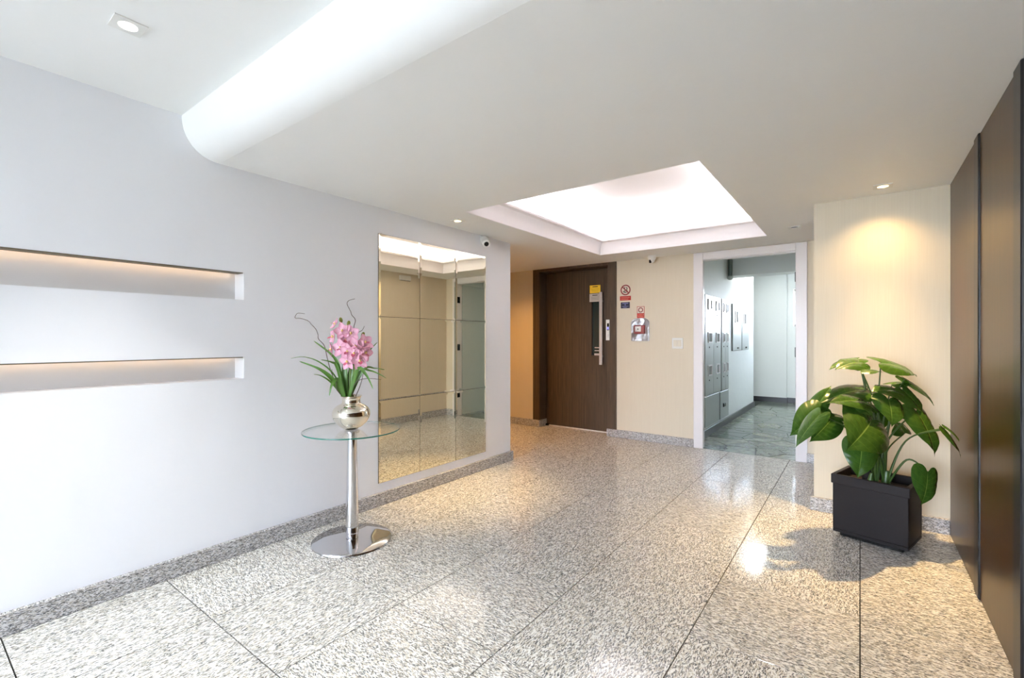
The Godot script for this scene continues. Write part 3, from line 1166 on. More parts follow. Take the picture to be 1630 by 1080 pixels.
func build_orchid() -> void:
	var o := thing("orchid_arrangement", "pink orchids with strap leaves and curly twigs standing in the silver vase", "flower arrangement", V(-2.62, 0.72, -1.79), atan2(554.0, 744.0))
	var leaves := [
		[[V(-0.025, 0.185, 0.01), V(-0.054, 0.339, 0.04), V(-0.08, 0.452, 0.07), V(-0.204, 0.56, 0.09)], 0.034],
		[[V(-0.025, 0.185, 0.02), V(-0.066, 0.388, 0.06), V(-0.09, 0.425, 0.09), V(-0.142, 0.443, 0.13)], 0.022],
		[[V(-0.033, 0.185, 0.01), V(-0.088, 0.34, 0.05), V(-0.173, 0.424, 0.07), V(-0.267, 0.458, 0.08), V(-0.353, 0.448, 0.08)], 0.011],
		[[V(-0.029, 0.185, 0.02), V(-0.086, 0.305, 0.06), V(-0.165, 0.382, 0.09), V(-0.289, 0.432, 0.1)], 0.034],
		[[V(-0.029, 0.185, 0.02), V(-0.098, 0.294, 0.07), V(-0.149, 0.34, 0.1), V(-0.191, 0.353, 0.12)], 0.013],
		[[V(-0.03, 0.185, 0.03), V(-0.051, 0.311, 0.08), V(-0.075, 0.291, 0.12), V(-0.09, 0.219, 0.13)], 0.034],
		[[V(-0.006, 0.185, 0.03), V(0.069, 0.378, 0.08), V(0.133, 0.345, 0.11), V(0.18, 0.261, 0.13)], 0.030],
		[[V(-0.008, 0.185, 0), V(0.081, 0.372, 0), V(0.153, 0.382, 0), V(0.216, 0.372, 0)], 0.017],
		[[V(-0.005, 0.185, 0.01), V(0.073, 0.363, 0.04), V(0.135, 0.372, 0.06), V(0.204, 0.35, 0.08), V(0.25, 0.324, 0.09)], 0.017],
		[[V(-0.019, 0.185, -0.02), V(0.039, 0.386, -0.04), V(0.102, 0.492, -0.05), V(0.152, 0.549, -0.06)], 0.02],
		[[V(-0.025, 0.185, 0.02), V(-0.03, 0.33, 0.03), V(-0.026, 0.442, 0.03), V(-0.025, 0.51, 0.02)], 0.046],
		[[V(-0.013, 0.185, 0.02), V(0.003, 0.33, 0.02), V(0.015, 0.429, 0.01), V(0.024, 0.481, 0)], 0.046],
		[[V(-0.012, 0.185, 0), V(0.025, 0.311, -0.01), V(0.05, 0.367, -0.02)], 0.034],
	]
	for l in leaves:
		var st := new_st()
		strap(st, l[0], l[1])
		obj("leaf", st, M.orchid_leaf, o)
	var twigs := [
		[V(-0.03, 0.185, -0.01), V(-0.109, 0.33, 0.02), V(-0.134, 0.451, 0.05), V(-0.149, 0.528, 0.06), V(-0.185, 0.57, 0.06), V(-0.189, 0.60, 0.06), V(-0.203, 0.633, 0.06), V(-0.23, 0.662, 0.06), V(-0.252, 0.685, 0.06), V(-0.3, 0.7, 0.06), V(-0.336, 0.702, 0.05), V(-0.332, 0.721, 0.05), V(-0.317, 0.733, 0.05), V(-0.276, 0.729, 0.05)],
		[V(-0.019, 0.185, -0.02), V(-0.003, 0.489, -0.02), V(0.008, 0.635, -0.02), V(0.02, 0.692, -0.02), V(-0.003, 0.725, -0.02), V(-0.011, 0.749, -0.02), V(-0.033, 0.795, -0.02), V(-0.027, 0.814, -0.02), V(-0.011, 0.823, -0.02), V(0.017, 0.83, -0.02)],
		[V(-0.019, 0.185, -0.03), V(0.01, 0.489, -0.03), V(0.028, 0.599, -0.03), V(0.061, 0.627, -0.03), V(0.075, 0.654, -0.03)],
		[V(0.02, 0.185, 0), V(0.052, 0.255, 0), V(0.079, 0.326, 0.02), V(0.086, 0.374, 0.03), V(0.061, 0.415, 0.05)],
		[V(0.015, 0.185, 0.02), V(0.029, 0.261, 0.05), V(0.066, 0.306, 0.07), V(0.127, 0.324, 0.09), V(0.22, 0.318, 0.1)],
		[V(-0.03, 0.185, 0.02), V(-0.07, 0.25, 0.06), V(-0.074, 0.293, 0.06), V(-0.094, 0.333, 0.06), V(-0.106, 0.38, 0.05)],
	]
	for t in twigs:
		var st := new_st()
		tube(st, t, 0.0026, 0.0013, 6, 4)
		obj("twig", st, M.twig, o)
	for t in [[V(-0.005, 0.185, 0.02), V(0.003, 0.37, 0.02), V(-0.005, 0.51, 0.02), V(-0.033, 0.61, 0.01), V(-0.055, 0.683, 0.03)], [V(0.01, 0.185, 0.03), V(0.03, 0.37, 0.03), V(0.038, 0.49, 0.03), V(0.067, 0.57, 0.02), V(0.085, 0.60, 0.03)]]:
		var st := new_st()
		tube(st, t, 0.005, 0.003, 8, 5)
		obj("flower_stem", st, M.flower_stem, o)
	var buds := [[V(-0.055, 0.69, 0.03), 0.2], [V(-0.006, 0.669, 0.03), -0.15], [V(0.041, 0.62, 0.03), 0.1], [V(0.085, 0.597, 0.03), -0.35]]
	for b in buds:
		var st := new_st()
		ellipsoid(st, b[0], V(0.011, 0.018, 0.011), Basis(V(0, 0, 1), b[1]))
		obj("bud", st, M.bud, o)
	# one flower, then copies turned each its own way
	var pm := petal_mesh(0.054, 0.050, 0.35, 0.15)
	var sm := petal_mesh(0.058, 0.040, 0.3, 0.22)
	var lip := petal_mesh(0.028, 0.026, -0.9, 0.9)
	var st2 := new_st()
	ellipsoid(st2, V(0, 0.002, 0.008), V(0.007, 0.010, 0.008), Basis(V(1, 0, 0), 0.5))
	var col := mesh_of(st2)
	var spots := [
		[V(-0.084, 0.664, 0.05), -0.9, 0.5, 0.75], [V(-0.033, 0.619, 0.06), 0.0, 0.25, 1.0], [V(-0.091, 0.584, 0.06), -0.95, 0.0, 0.95], [V(0.019, 0.603, 0.06), 0.35, 0.3, 1.0],
		[V(-0.037, 0.513, 0.08), -0.15, 0.0, 1.05], [V(-0.102, 0.504, 0.06), -1.1, -0.1, 0.9], [V(0.059, 0.521, 0.09), 0.15, 0.1, 1.1], [V(0.012, 0.494, 0.1), -0.1, -0.2, 0.95],
		[V(0.052, 0.482, 0.1), 0.1, -0.3, 0.95], [V(0.111, 0.548, 0.07), 0.8, 0.2, 1.0], [V(0.111, 0.483, 0.07), 0.9, -0.2, 1.0], [V(0.005, 0.429, 0.08), -0.3, -0.3, 1.0],
		[V(0.08, 0.434, 0.08), 0.5, -0.25, 1.0], [V(-0.012, 0.57, 0.05), 0.0, -0.5, 0.9],
	]
	for k in spots.size():
		var s: Array = spots[k]
		var f := put("flower", col, M.column, o)
		f.position = s[0]
		f.basis = (Basis(V(0, 1, 0), s[1]) * Basis(V(1, 0, 0), -s[2]) * Basis(V(0, 0, 1), sin(k * 2.3) * 0.35)).scaled(Vector3.ONE * s[3])
		for i in 5:
			var p := put("petal", pm if i in [1, 4] else sm, M.petal, f)
			p.basis = Basis(V(0, 0, 1), TAU * i / 5.0)
		var lp := put("lip", lip, M.lip, f)
		lp.basis = Basis(V(0, 0, 1), PI) * Basis(V(1, 0, 0), 0.5)
		lp.position = V(0, 0, 0.004)


# ------------------------------------------------------------------ potted plant
func heart_leaf(base: Vector3, tip: Vector3, w: float, nrm: Vector3, droop := 0.16) -> ArrayMesh:
	var l := base.distance_to(tip)
	var t := (tip - base).normalized()
	var side := t.cross(nrm).normalized()
	var n := side.cross(t).normalized()
	if n.dot(nrm) < 0:
		n = -n
	# half outline from the tip to the notch: (across in widths, along in lengths)
	var half := [V(0.0, 1.0, 0), V(0.045, 0.925, 0), V(0.14, 0.83, 0), V(0.27, 0.69, 0), V(0.385, 0.53, 0), V(0.465, 0.36, 0), V(0.5, 0.19, 0), V(0.485, 0.03, 0), V(0.42, -0.10, 0), V(0.31, -0.165, 0), V(0.19, -0.155, 0), V(0.08, -0.085, 0), V(0.015, 0.0, 0)]
	var edge := smooth_path(half, 3)
	var rows := edge.size() - 1
	var nv := 6
	var g := []
	for i in rows + 1:
		var f := float(i) / rows
		var mid := pow(1.0 - f, 1.25)            # where this side vein leaves the midrib
		var line := []
		for j in range(-nv, nv + 1):
			var v := absf(float(j)) / nv
			var x: float = edge[i].x * w * v * (1.0 if j > 0 else -1.0)
			var s := lerpf(mid, edge[i].y, pow(v, 1.15)) * l
			var q := s / l
			var y := 0.32 * absf(x) - 1.05 * x * x / w - droop * l * (q * q - q * 0.95) * 1.6
			y += 0.012 * w * sin(f * 10.0 * TAU) * v * (1.0 - v * 0.7) + 0.012 * w * sin(f * 17.0 + w * 90.0 + signf(j)) * v * v
			line.append([base + t * s + side * x + n * y, Vector2(v * 0.5 * (1.0 if j > 0 else -1.0) + 0.5, f)])
		g.append(line)
	var st := new_st()
	for i in rows:
		for j in nv * 2:
			for q in [[[i, j], [i + 1, j], [i + 1, j + 1]], [[i, j], [i + 1, j + 1], [i, j + 1]]]:
				var a: Array = g[q[0][0]][q[0][1]]
				var b: Array = g[q[1][0]][q[1][1]]
				var c: Array = g[q[2][0]][q[2][1]]
				st.set_smooth_group(1)
				var turned: Vector3 = (c[0] - a[0]).cross(b[0] - a[0])
				for e in ([a, c, b] if turned.dot(n) < 0 else [a, b, c]):
					st.set_uv(e[1])
					st.add_vertex(e[0])
	return mesh_of(st)


func build_planter() -> void:
	var at := V(0.085, 0, -3.827)
	var o := thing("potted_plant", "large leafy green plant in a black square planter before the cream pillar", "potted plant", at)
	# planter: front 0.39 wide, turned a little off the walls
	var tr := Transform3D(Basis(V(0, 1, 0), -0.272), Vector3.ZERO)
	var st := new_st()
	box(st, V(-0.165, 0, -0.125), V(0.165, 0.03, 0.125), 0.004, tr)
	obj("foot", st, M.black_plastic, o)
	st = new_st()
	box(st, V(-0.195, 0.028, -0.155), V(0.195, 0.05, 0.155), 0.004, tr)
	box(st, V(-0.195, 0.05, 0.137), V(0.195, 0.35, 0.155), 0.003, tr)
	box(st, V(-0.195, 0.05, -0.155), V(0.195, 0.35, -0.137), 0.003, tr)
	box(st, V(-0.195, 0.05, -0.137), V(-0.177, 0.35, 0.137), 0.003, tr)
	box(st, V(0.177, 0.05, -0.137), V(0.195, 0.35, 0.137), 0.003, tr)
	obj("planter", st, M.planter_black, o)
	st = new_st()
	for b in [[V(-0.203, 0.345, 0.139), V(0.203, 0.405, 0.163)], [V(-0.203, 0.345, -0.163), V(0.203, 0.405, -0.139)], [V(-0.203, 0.345, -0.139), V(-0.179, 0.405, 0.139)], [V(0.179, 0.345, -0.139), V(0.203, 0.405, 0.139)]]:
		box(st, b[0], b[1], 0.003, tr)
	obj("rim", st, M.planter_black, o)
	st = new_st()
	box(st, V(-0.176, 0.05, -0.136), V(0.176, 0.352, 0.136), 0.01, tr)
	obj("soil", st, M.soil, o)
	# the leaves are laid out in a frame turned to the planter's open side
	var turn := Basis(V(0, 1, 0), atan2(554.0, 744.0))
	var leaves := [
		[V(-0.11, 1.14, 0), V(-0.324, 1.096, 0.08), 0.15, V(0.2, 0.9, 0.45)],
		[V(-0.059, 1.157, -0.08), V(-0.275, 1.088, -0.05), 0.12, V(-0.2, 0.9, 0.25)],
		[V(-0.169, 1.09, 0.1), V(-0.051, 1.083, 0.12), 0.11, V(0.1, 0.95, 0.15)],
		[V(-0.011, 1.138, 0.05), V(0.264, 1.05, 0), 0.20, V(0.15, 0.85, 0.5)],
		[V(0.182, 1.03, 0), V(0.328, 0.867, 0.05), 0.14, V(0.7, 0.65, 0.25)],
		[V(0.142, 0.993, -0.05), V(0.312, 0.99, -0.08), 0.12, V(0, 1, 0.12)],
		[V(-0.061, 0.961, 0), V(-0.436, 0.89, 0.1), 0.19, V(-0.1, 0.85, 0.5)],
		[V(-0.125, 0.89, 0.1), V(-0.456, 0.903, 0.2), 0.15, V(0, 0.8, 0.6)],
		[V(-0.238, 0.9, 0.12), V(-0.175, 0.82, 0.2), 0.15, V(0.2, 0.45, 0.85)],
		[V(-0.42, 0.838, 0.1), V(-0.632, 0.689, 0.12), 0.2, V(-0.3, 0.35, 0.88)],
		[V(-0.498, 0.835, 0.2), V(-0.658, 0.639, 0.22), 0.11, V(-0.7, 0.4, 0.6)],
		[V(-0.367, 0.799, 0.12), V(-0.546, 0.664, 0.18), 0.19, V(0.05, 0.4, 0.9)],
		[V(-0.433, 0.844, 0.06), V(-0.306, 0.991, 0.02), 0.11, V(-0.5, 0.3, 0.75)],
		[V(-0.28, 0.8, 0.08), V(-0.441, 0.806, 0.12), 0.1, V(0, 0.9, 0.4)],
		[V(-0.152, 0.798, 0.16), V(-0.453, 0.653, 0.36), 0.34, V(0.15, 0.45, 0.88)],
		[V(-0.244, 0.661, 0.2), V(-0.3, 0.46, 0.24), 0.2, V(-0.15, 0.35, 0.92)],
		[V(-0.02, 0.916, 0.12), V(-0.078, 0.763, 0.22), 0.19, V(0.05, 0.5, 0.85)],
		[V(0.052, 0.966, 0.08), V(-0.11, 0.96, 0.1), 0.16, V(0, 0.85, 0.5)],
		[V(0.133, 0.969, 0.04), V(0.212, 0.819, 0.1), 0.19, V(0.35, 0.45, 0.8)],
		[V(0.076, 0.863, 0.08), V(0.183, 0.767, 0.12), 0.16, V(0.1, 0.8, 0.6)],
		[V(0.169, 0.842, 0.1), V(0.2, 0.581, 0.2), 0.26, V(0.35, 0.5, 0.8)],
		[V(0.157, 0.763, 0.3), V(0.221, 0.605, 0.34), 0.12, V(0.6, 0.5, 0.6)],
		[V(0.194, 0.771, 0.28), V(0.191, 0.703, 0.36), 0.07, V(0.5, 0.6, 0.6)],
		[V(0.151, 0.49, 0.2), V(0.095, 0.289, 0.22), 0.19, V(0.15, 0.15, 0.97)],
		[V(0.051, 0.815, -0.05), V(0.015, 0.661, -0.1), 0.2, V(0, 0.6, 0.7)],
		[V(0.224, 0.671, -0.05), V(0.203, 0.736, -0.1), 0.18, V(0.2, 0.6, 0.6)],
	]
	st = new_st()
	tube(st, [turn * V(-0.062, 0.34, 0.0), turn * V(-0.062, 0.55, 0.0), turn * V(-0.06, 0.74, 0.0)], 0.026, 0.022, 12, 6)
	obj("stem", st, M.trunk, o)
	var roots := [V(-0.05, 0.345, 0.06), V(0.0, 0.345, 0.07), V(0.01, 0.345, 0.05), V(-0.03, 0.345, 0.03)]
	for k in leaves.size():
		var l: Array = leaves[k]
		var a: Vector3 = l[0]
		var b: Vector3 = l[1]
		var lf := put("leaf", heart_leaf(turn * a, turn * b, l[2], turn * (l[3] as Vector3).normalized()), M.leaf, o)
		var r: Vector3 = roots[k % 4]
		var mid := r.lerp(a, 0.5) + V((r.x - a.x) * 0.25, 0.05, 0)
		if k in [21, 22]:
			mid = V(0.07, 0.66, 0.14)
		if k == 23:
			r = roots[1]
			mid = V(0.06, 0.55, 0.16)
		st = new_st()
		tube(st, [turn * r, turn * mid, turn * a], 0.008 if k in [14, 15, 20, 23] else 0.006, 0.0035, 8, 8)
		obj("petiole", st, M.petiole, lf)
	# sheaths at the soil
	for s in [[V(-0.0, 0.345, 0.07), V(0.005, 0.46, 0.075), 0.03], [V(-0.115, 0.345, 0.08), V(-0.1, 0.45, 0.09), 0.02]]:
		st = new_st()
		tube(st, [turn * s[0], turn * ((s[0] + s[1]) / 2.0), turn * s[1]], s[2], s[2] * 0.45, 10, 4)
		obj("sheath", st, M.petiole, o)


# ------------------------------------------------------------------ signs
func plate(st: SurfaceTool, x0: float, x1: float, y0: float, y1: float, z: float, t: float) -> void:
	box(st, V(x0, y0, z), V(x1, y1, z + t), minf(0.001, t * 0.3))


func ring(st: SurfaceTool, c: Vector3, r0: float, r1: float, t: float) -> void:
	lathe(st, [Vector2(r0, 0), Vector2(r1, 0), Vector2(r1, t), Vector2(r0, t), Vector2(r0, 0)], 48, Transform3D(Basis(V(1, 0, 0), PI / 2), c))


func lettering(parent: Node, words: String, at: Vector3, size: float, m: Material) -> void:
	var tm := TextMesh.new()
	var f := SystemFont.new()
	f.font_names = PackedStringArray(["Droid Sans"])
	f.font_weight = 700
	tm.font = f
	tm.text = words
	tm.font_size = 32
	tm.pixel_size = size / 24.0
	tm.depth = 0.0006
	var o := put("lettering", tm, m, parent)
	o.position = at


func build_signs() -> void:
	var z := WB + 0.0004
	# round prohibition sign
	var o := thing("prohibition_sign", "round red and white no-use sign with a diagonal bar beside the lift door", "sign", V(-2.442, 1.927, z))
	var st := new_st()
	lathe(st, [Vector2(0, 0), Vector2(0.071, 0), Vector2(0.071, 0.0015), Vector2(0, 0.0015)], 48, Transform3D(Basis(V(1, 0, 0), PI / 2), Vector3.ZERO))
	obj("disc", st, M.sign_white, o)
	st = new_st()
	ring(st, V(0, 0, 0.0015), 0.053, 0.0685, 0.001)
	box(st, V(-0.055, -0.0075, 0.0024), V(0.055, 0.0075, 0.0030), 0.0, Transform3D(Basis(V(0, 0, 1), -PI / 4), Vector3.ZERO))
	obj("ring", st, M.sign_dark_red, o)
	st = new_st()      # small figures and flames
	for p in [Vector2(-0.008, 0.036), Vector2(0.014, 0.032)]:
		lathe(st, [Vector2(0, 0), Vector2(0.007, 0), Vector2(0.007, 0.0007), Vector2(0, 0.0007)], 12, Transform3D(Basis(V(1, 0, 0), PI / 2), V(p.x, p.y, 0.0015)))
	for b in [[Vector2(-0.010, 0.012), Vector2(0.006, 0.018), 0.3], [Vector2(0.018, 0.008), Vector2(0.006, 0.020), -0.2], [Vector2(-0.014, -0.012), Vector2(0.016, 0.005), 0.5], [Vector2(-0.006, -0.030), Vector2(0.02, 0.006), -0.1], [Vector2(0.022, -0.012), Vector2(0.005, 0.014), 0.6], [Vector2(-0.028, -0.018), Vector2(0.010, 0.004), 0.4]]:
		box(st, V(-b[1].x, -b[1].y, 0), V(b[1].x, b[1].y, 0.0007), 0.0, Transform3D(Basis(V(0, 0, 1), b[2]), V(b[0].x, b[0].y, 0.0015)))
	obj("pictogram", st, M.print_black, o)
	# red strip below it
	o = thing("warning_strip", "small red strip sign right under the round prohibition sign", "sign", V(-2.444, 1.820, z))
	st = new_st()
	plate(st, -0.075, 0.075, -0.028, 0.028, 0, 0.0015)
	obj("plate", st, M.sign_red, o)
	st = new_st()
	for k in 2:
		plate(st, -0.060, 0.060 - 0.02 * k, 0.006 - 0.020 * k, 0.011 - 0.020 * k, 0.0015, 0.0004)
	obj("printed_lines", st, M.sign_lettering, o)
	# blue sign
	o = thing("blue_notice", "small dark blue notice with a white border below the red strip", "sign", V(-2.446, 1.729, z))
	st = new_st()
	plate(st, -0.069, 0.069, -0.047, 0.047, 0, 0.0012)
	obj("plate", st, M.sign_white, o)
	st = new_st()
	plate(st, -0.062, 0.062, -0.040, 0.040, 0.0012, 0.0005)
	obj("print", st, M.sign_blue, o)
	st = new_st()
	plate(st, -0.042, 0.042, 0.020, 0.031, 0.0017, 0.0004)
	plate(st, -0.009, 0.009, -0.002, 0.012, 0.0017, 0.0004)
	plate(st, -0.046, 0.046, -0.018, -0.013, 0.0017, 0.0004)
	plate(st, -0.028, 0.020, -0.032, -0.027, 0.0017, 0.0004)
	obj("printed_lines", st, M.sign_blue_lettering, o)
	# fire alarm sign
	o = thing("fire_alarm_sign", "small upright red and cream fire alarm sign with a dark ring above the call point", "sign", V(-2.239, 1.632, z))
	st = new_st()
	plate(st, -0.049, 0.049, -0.074, 0.074, 0, 0.0015)
	obj("plate", st, M.sign_red, o)
	st = new_st()
	plate(st, -0.043, 0.043, -0.014, 0.068, 0.0015, 0.0004)
	obj("panel", st, M.sign_white, o)
	st = new_st()
	ring(st, V(0, 0.028, 0.0024), 0.021, 0.032, 0.0008)
	obj("symbol", st, M.sign_dark_red, o)
	lettering(o, "ALARME DE", V(0, -0.034, 0.0016), 0.012, M.sign_lettering)
	lettering(o, "INCÊNDIO", V(0, -0.054, 0.0016), 0.012, M.sign_lettering)
	# call point under a crumpled clear bag
	o = thing("fire_call_point", "square dark red fire alarm call point on a shiny silver foil backing", "call point", V(-2.242, 1.409, z))
	st = new_st()
	var sh := PackedVector2Array([Vector2(-0.118, -0.140), Vector2(0.118, -0.146), Vector2(0.122, 0.02), Vector2(0.116, 0.118), Vector2(0.060, 0.146), Vector2(-0.055, 0.146), Vector2(-0.112, 0.122), Vector2(-0.119, 0.03)])
	var bumps := FastNoiseLite.new()
	bumps.seed = 3
	bumps.frequency = 9.0
	var g := 12
	var pts := []
	for i in g + 1:
		var row := []
		for j in g + 1:
			var u := float(j) / g * 2.0 - 1.0
			var v := float(i) / g * 2.0 - 1.0
			var wide := 0.119 - (0.055 * pow(maxf(v - 0.72, 0.0) / 0.28, 1.6))
			row.append(V(u * wide, v * 0.145, 0.012 + 0.016 * bumps.get_noise_2d(u * 0.07, v * 0.075)))
		pts.append(row)
	for i in g:
		for j in g:
			quad(st, pts[i][j], pts[i][j + 1], pts[i + 1][j + 1], pts[i + 1][j], V(0, 0, 1))
	for i in g:
		for e in [[pts[i][0], pts[i + 1][0], V(-1, 0, 0)], [pts[i][g], pts[i + 1][g], V(1, 0, 0)], [pts[0][i], pts[0][i + 1], V(0, -1, 0)], [pts[g][i], pts[g][i + 1], V(0, 1, 0)]]:
			var a: Vector3 = e[0]
			var b: Vector3 = e[1]
			quad(st, a, b, V(b.x, b.y, 0), V(a.x, a.y, 0), e[2])
	obj("foil_backing", st, M.foil, o)
	st = new_st()
	box(st, V(-0.078, -0.054, 0.002), V(0.066, 0.056, 0.036), 0.006)
	var body := obj("body", st, M.red_plastic, o)
	st = new_st()
	box(st, V(-0.057, -0.026, 0.036), V(0.021, 0.042, 0.039), 0.002)
	obj("window", st, M.white_plastic, body)
	st = new_st()
	lathe(st, [Vector2(0, 0), Vector2(0.008, 0), Vector2(0.008, 0.003), Vector2(0, 0.004)], 14, Transform3D(Basis(V(1, 0, 0), PI / 2), V(-0.018, 0.007, 0.039)))
	obj("button", st, M.black_plastic, body)
	# notices on the lift door
	var zd := -5.93 + 0.0003
	o = thing("yellow_notice", "yellow printed notice stuck on the dark lift door beside the handle top", "notice", V(-2.962, 1.985, zd))
	st = new_st()
	plate(st, -0.088, 0.075, -0.052, 0.058, 0, 0.0012)
	obj("sheet", st, M.paper_yellow, o)
	st = new_st()
	plate(st, -0.046, 0.036, 0.030, 0.041, 0.0012, 0.0003)
	obj("heading", st, M.print_black, o)
	st = new_st()
	for k in 5:
		plate(st, -0.064, 0.052, 0.008 - k * 0.011, 0.011 - k * 0.011, 0.0012, 0.0003)
	obj("printed_lines", st, M.print_ochre, o)
	o = thing("white_notice", "pale grey printed notice stuck on the lift door under the yellow one", "notice", V(-2.966, 1.873, zd))
	st = new_st()
	plate(st, -0.088, 0.075, -0.062, 0.052, 0, 0.0010)
	obj("sheet", st, M.paper_white, o)
	st = new_st()
	plate(st, -0.046, 0.036, 0.024, 0.034, 0.001, 0.0003)
	obj("heading", st, M.print_black, o)
	st = new_st()
	for k in 5:
		plate(st, -0.064, 0.052, 0.004 - k * 0.011, 0.007 - k * 0.011, 0.001, 0.0003)
	obj("printed_lines", st, M.print_grey, o)
	# lift call plate on the frame
	o = thing("lift_call_panel", "narrow white lift call panel with a blue display on the dark door frame", "call panel", V(-2.6845, 1.411, -5.7378))
	st = new_st()
	box(st, V(-0.025, -0.138, 0), V(0.025, 0.138, 0.012), 0.003)
	obj("plate", st, M.white_plastic, o)
	st = new_st()
	box(st, V(-0.008, -0.004, 0.012), V(0.022, 0.087, 0.015), 0.001)
	var disp := obj("display", st, M.black_plastic, o)
	st = new_st()
	box(st, V(-0.003, 0.004, 0.015), V(0.017, 0.040, 0.0155))
	obj("screen_digits", st, M.screen_blue, disp)
	st = new_st()
	box(st, V(0.0, -0.098, 0.012), V(0.018, -0.055, 0.016), 0.002)
	obj("button", st, M.steel, o)
	# light switch
	o = thing("light_switch", "white square light switch with two rockers between call point and service door", "light switch", V(-1.776, 1.238, z))
	st = new_st()
	box(st, V(-0.066, -0.066, 0), V(0.066, 0.066, 0.010), 0.003)
	obj("plate", st, M.white_plastic, o)
	for k in 2:
		st = new_st()
		box(st, V(-0.046 + k * 0.047, -0.038, 0.010), V(-0.001 + k * 0.047, 0.040, 0.014), 0.002)
		obj("rocker", st, M.sign_white, o)


# ------------------------------------------------------------------ lamps, cameras
func downlight(label: String, at: Vector3, on: bool, c: Color, energy: float, bulb: Material, angle := 58.0, core := 0.0, core_angle := 30.0) -> void:
	var o := thing("downlight", label, "downlight", at, 0.0)
	var st := new_st()
	var s := 0.052
	var r := 0.031
	# square trim with a round opening
	for k in 32:
		var a0 := TAU * k / 32
		var a1 := TAU * (k + 1) / 32
		var i0 := V(cos(a0) * r, -0.005, sin(a0) * r)
		var i1 := V(cos(a1) * r, -0.005, sin(a1) * r)
		var m0 := maxf(absf(cos(a0)), absf(sin(a0)))
		var m1 := maxf(absf(cos(a1)), absf(sin(a1)))
		var e0 := V(cos(a0) / m0 * s, -0.005, sin(a0) / m0 * s)
		var e1 := V(cos(a1) / m1 * s, -0.005, sin(a1) / m1 * s)
		quad(st, i0, i1, e1, e0, V(0, -1, 0))
		quad(st, e0, e1, V(e1.x, 0, e1.z), V(e0.x, 0, e0.z), e0 + V(0, 0.005, 0))
		quad(st, i0, i1, V(i1.x, -0.0002, i1.z), V(i0.x, -0.0002, i0.z), -i0 - V(0, 0.005, 0))
	obj("trim", st, M.white_plastic, o)
	st = new_st()
	if on:
		lathe(st, [Vector2(0, -0.0045), Vector2(0.016, -0.004), Vector2(0.026, -0.002), Vector2(0.0305, -0.0004), Vector2(0, -0.0003)], 28)
		obj("bulb", st, bulb, o)
		for b in [[energy, angle, "beam"], [core, core_angle, "narrow_beam"]]:
			if b[0] <= 0.0:
				continue
			var sp := SpotLight3D.new()
			sp.name = b[2]
			sp.light_color = c
			sp.light_energy = b[0]
			sp.spot_angle = b[1]
			sp.spot_angle_attenuation = 1.0
			sp.spot_range = 12.0
			sp.spot_attenuation = 2.0
			sp.light_size = 0.03
			sp.shadow_enabled = true
			sp.rotation.x = -PI / 2 - (0.26 if b[2] == "narrow_beam" else 0.0)
			sp.position = V(0, -0.012, 0)
			o.add_child(sp)
	else:
		box(st, V(-0.028, -0.004, -0.012), V(0.028, -0.0005, 0.012), 0.001)
		obj("lamp_slot", st, M.black_plastic, o)


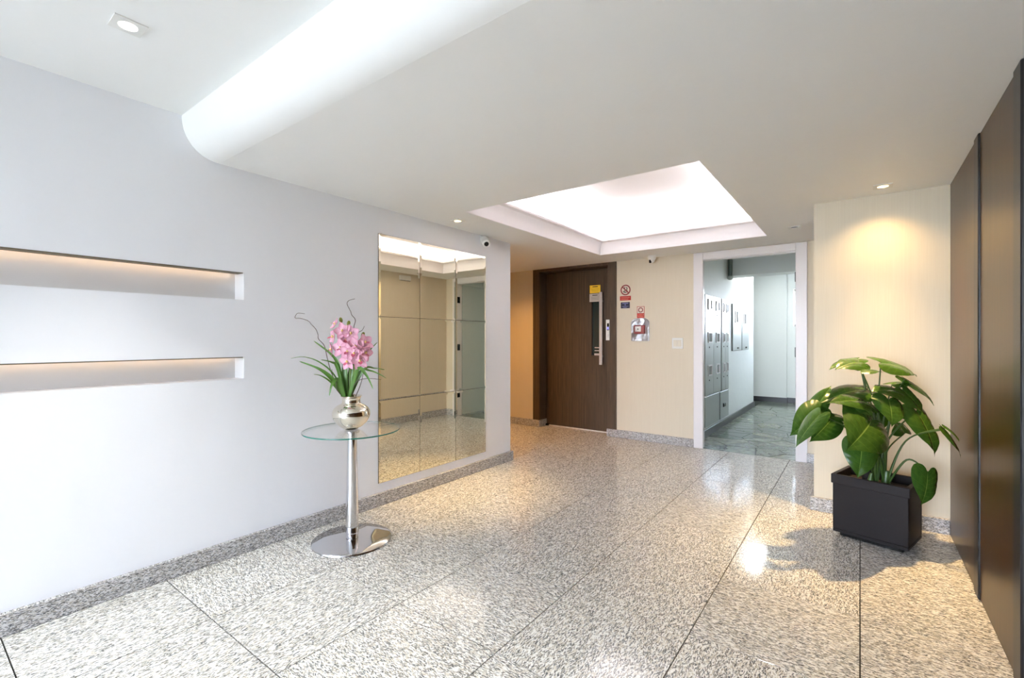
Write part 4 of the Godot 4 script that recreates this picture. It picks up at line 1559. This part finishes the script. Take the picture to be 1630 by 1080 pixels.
func build_fittings() -> void:
	for n in [[1.692, "upper"], [1.182, "lower"]]:
		var q := thing("unseen_niche_lamp", "unseen warm strip lamp behind a dark strip along the top of the %s wall niche" % n[1], "strip light", V(-3.05, n[0], -0.2755))  # unseen, placed to warm the top band of the niche back
		var t := new_st()
		box(t, V(-0.016, -0.0055, -1.02), V(0.058, -0.0004, 1.02), 0.001)  # wide dark strip that makes the niche underside look dark
		obj("channel", t, M.niche_dark_strip, q)
		t = new_st()
		box(t, V(-0.0185, -0.0055, -1.018), V(-0.0162, -0.001, 1.015))
		obj("diffuser", t, M.niche_glow, q)
		var al := AreaLight3D.new()
		al.name = "strip_glow"
		al.area_size = Vector2(2.0, 0.0045)
		al.light_color = Color(1.0, 0.80, 0.58)
		al.light_energy = NICHE
		al.area_range = 4.0
		al.shadow_enabled = true
		al.rotation.y = PI / 2
		al.position = V(-0.0195, -0.0033, 0)
		q.add_child(al)
	var warm := Color(1.0, 0.83, 0.56)
	downlight("lit warm square downlight in the ceiling just before the cream pillar", V(0.122, LOW, -3.975), true, warm, SPOT_PILLAR, M.bulb_warm, 62.0, 5.0, 37.0)
	downlight("lit warm downlight in the ceiling above the mirror", V(-2.78, LOW, -2.95), true, warm, SPOT_MIRROR, M.bulb_warm, 27.0)
	downlight("unlit square ceiling spot with a dark slot before the service door", V(-0.48, LOW, -4.95), false, warm, 0.0, M.bulb_warm)
	downlight("lit cool white square downlight in the high ceiling above the wall niches", V(-2.30, HIGH, -0.57), true, Color(1.0, 0.995, 0.97), SPOT_FRONT, M.bulb_cool, 38.0)
	downlight("unseen cool white downlight near the dark panels, placed to light the floor", V(-0.65, HIGH, -0.57), true, Color(1.0, 0.995, 0.97), SPOT_FRONT, M.bulb_cool, 44.0)  # out of view, placed to brighten floor and ceiling by bounce
	downlight("unseen cool white downlight on the street side, niche side, placed to light the floor", V(-2.30, HIGH, 1.2), true, Color(1.0, 0.995, 0.97), SPOT_FRONT, M.bulb_cool, 44.0)  # out of view, same purpose nearer the street
	downlight("unseen cool white downlight on the street side, panel side, placed to light the floor", V(-0.65, HIGH, 1.2), true, Color(1.0, 0.995, 0.97), SPOT_FRONT, M.bulb_cool, 44.0)
	downlight("unseen cool white downlight nearest the glazed front, niche side, placed to light the floor", V(-2.30, HIGH, 3.3), true, Color(1.0, 0.995, 0.97), SPOT_FRONT, M.bulb_cool, 44.0)  # out of view, placed to light the floor behind the viewpoint
	downlight("unseen cool white downlight nearest the glazed front, panel side, placed to light the floor", V(-0.65, HIGH, 3.3), true, Color(1.0, 0.995, 0.97), SPOT_FRONT, M.bulb_cool, 44.0)
	downlight("unseen warm downlight lighting the alcove left of the lift door", V(-3.95, LOW, -4.9), true, Color(1.0, 0.72, 0.36), SPOT_ALCOVE, M.bulb_warm, 70.0)  # out of view behind the wall corner, placed to light the alcove orange
	# bullet camera on the white wall
	var o := thing("security_camera", "white bullet security camera high on the white wall end above the mirror", "security camera", V(WL, 2.264, -3.52))
	var st := new_st()
	box(st, V(0, -0.038, -0.038), V(0.016, 0.038, 0.038), 0.010)
	ellipsoid(st, V(0.036, -0.004, 0.0), V(0.043, 0.041, 0.041))
	obj("mount", st, M.white_plastic, o)
	st = new_st()
	var dir := V(0.66, -0.50, 0.55).normalized()
	var bs := Basis(Quaternion(V(0, 1, 0), dir))
	lathe(st, [Vector2(0, 0.0), Vector2(0.036, 0.0), Vector2(0.040, 0.008), Vector2(0.041, 0.07), Vector2(0.038, 0.085), Vector2(0.030, 0.090), Vector2(0.024, 0.088), Vector2(0, 0.088)], 36, Transform3D(bs, V(0.045, -0.014, 0.006)))
	var body := obj("body", st, M.white_plastic, o)
	st = new_st()
	lathe(st, [Vector2(0, 0), Vector2(0.023, 0), Vector2(0.021, 0.004), Vector2(0, 0.007)], 28, Transform3D(bs, V(0.045, -0.014, 0.006) + dir * 0.0883))
	obj("lens", st, M.black_plastic, body)
	# dome camera under the ceiling edge before the back wall
	o = thing("dome_camera", "small white dome security camera at the ceiling above the red call point", "security camera", V(-2.05, LOW, -5.63))
	st = new_st()
	lathe(st, [Vector2(0, -0.05), Vector2(0.04, -0.046), Vector2(0.050, -0.03), Vector2(0.050, 0), Vector2(0, 0)], 32)
	obj("base", st, M.white_plastic, o)
	st = new_st()
	ellipsoid(st, V(0, -0.055, 0), V(0.036, 0.034, 0.036))
	obj("dome", st, M.white_plastic, o)
	st = new_st()
	box(st, V(-0.026, -0.088, 0.016), V(0.004, -0.048, 0.036), 0.006)
	obj("lens", st, M.black_plastic, o)
	# emergency light on the pillar side, seen in the mirror
	o = thing("emergency_light", "white rectangular emergency light high on the pillar side, seen only in the mirror", "emergency light", V(-0.28, 2.20, -4.82))
	st = new_st()
	box(st, V(-0.029, 0, -0.125), V(0, 0.075, 0.10), 0.008)
	obj("body", st, M.white_plastic, o)
	st = new_st()
	box(st, V(-0.026, -0.004, -0.115), V(-0.004, 0.0, 0.09), 0.001)
	obj("base_slot", st, M.grey_metal_dark, o)
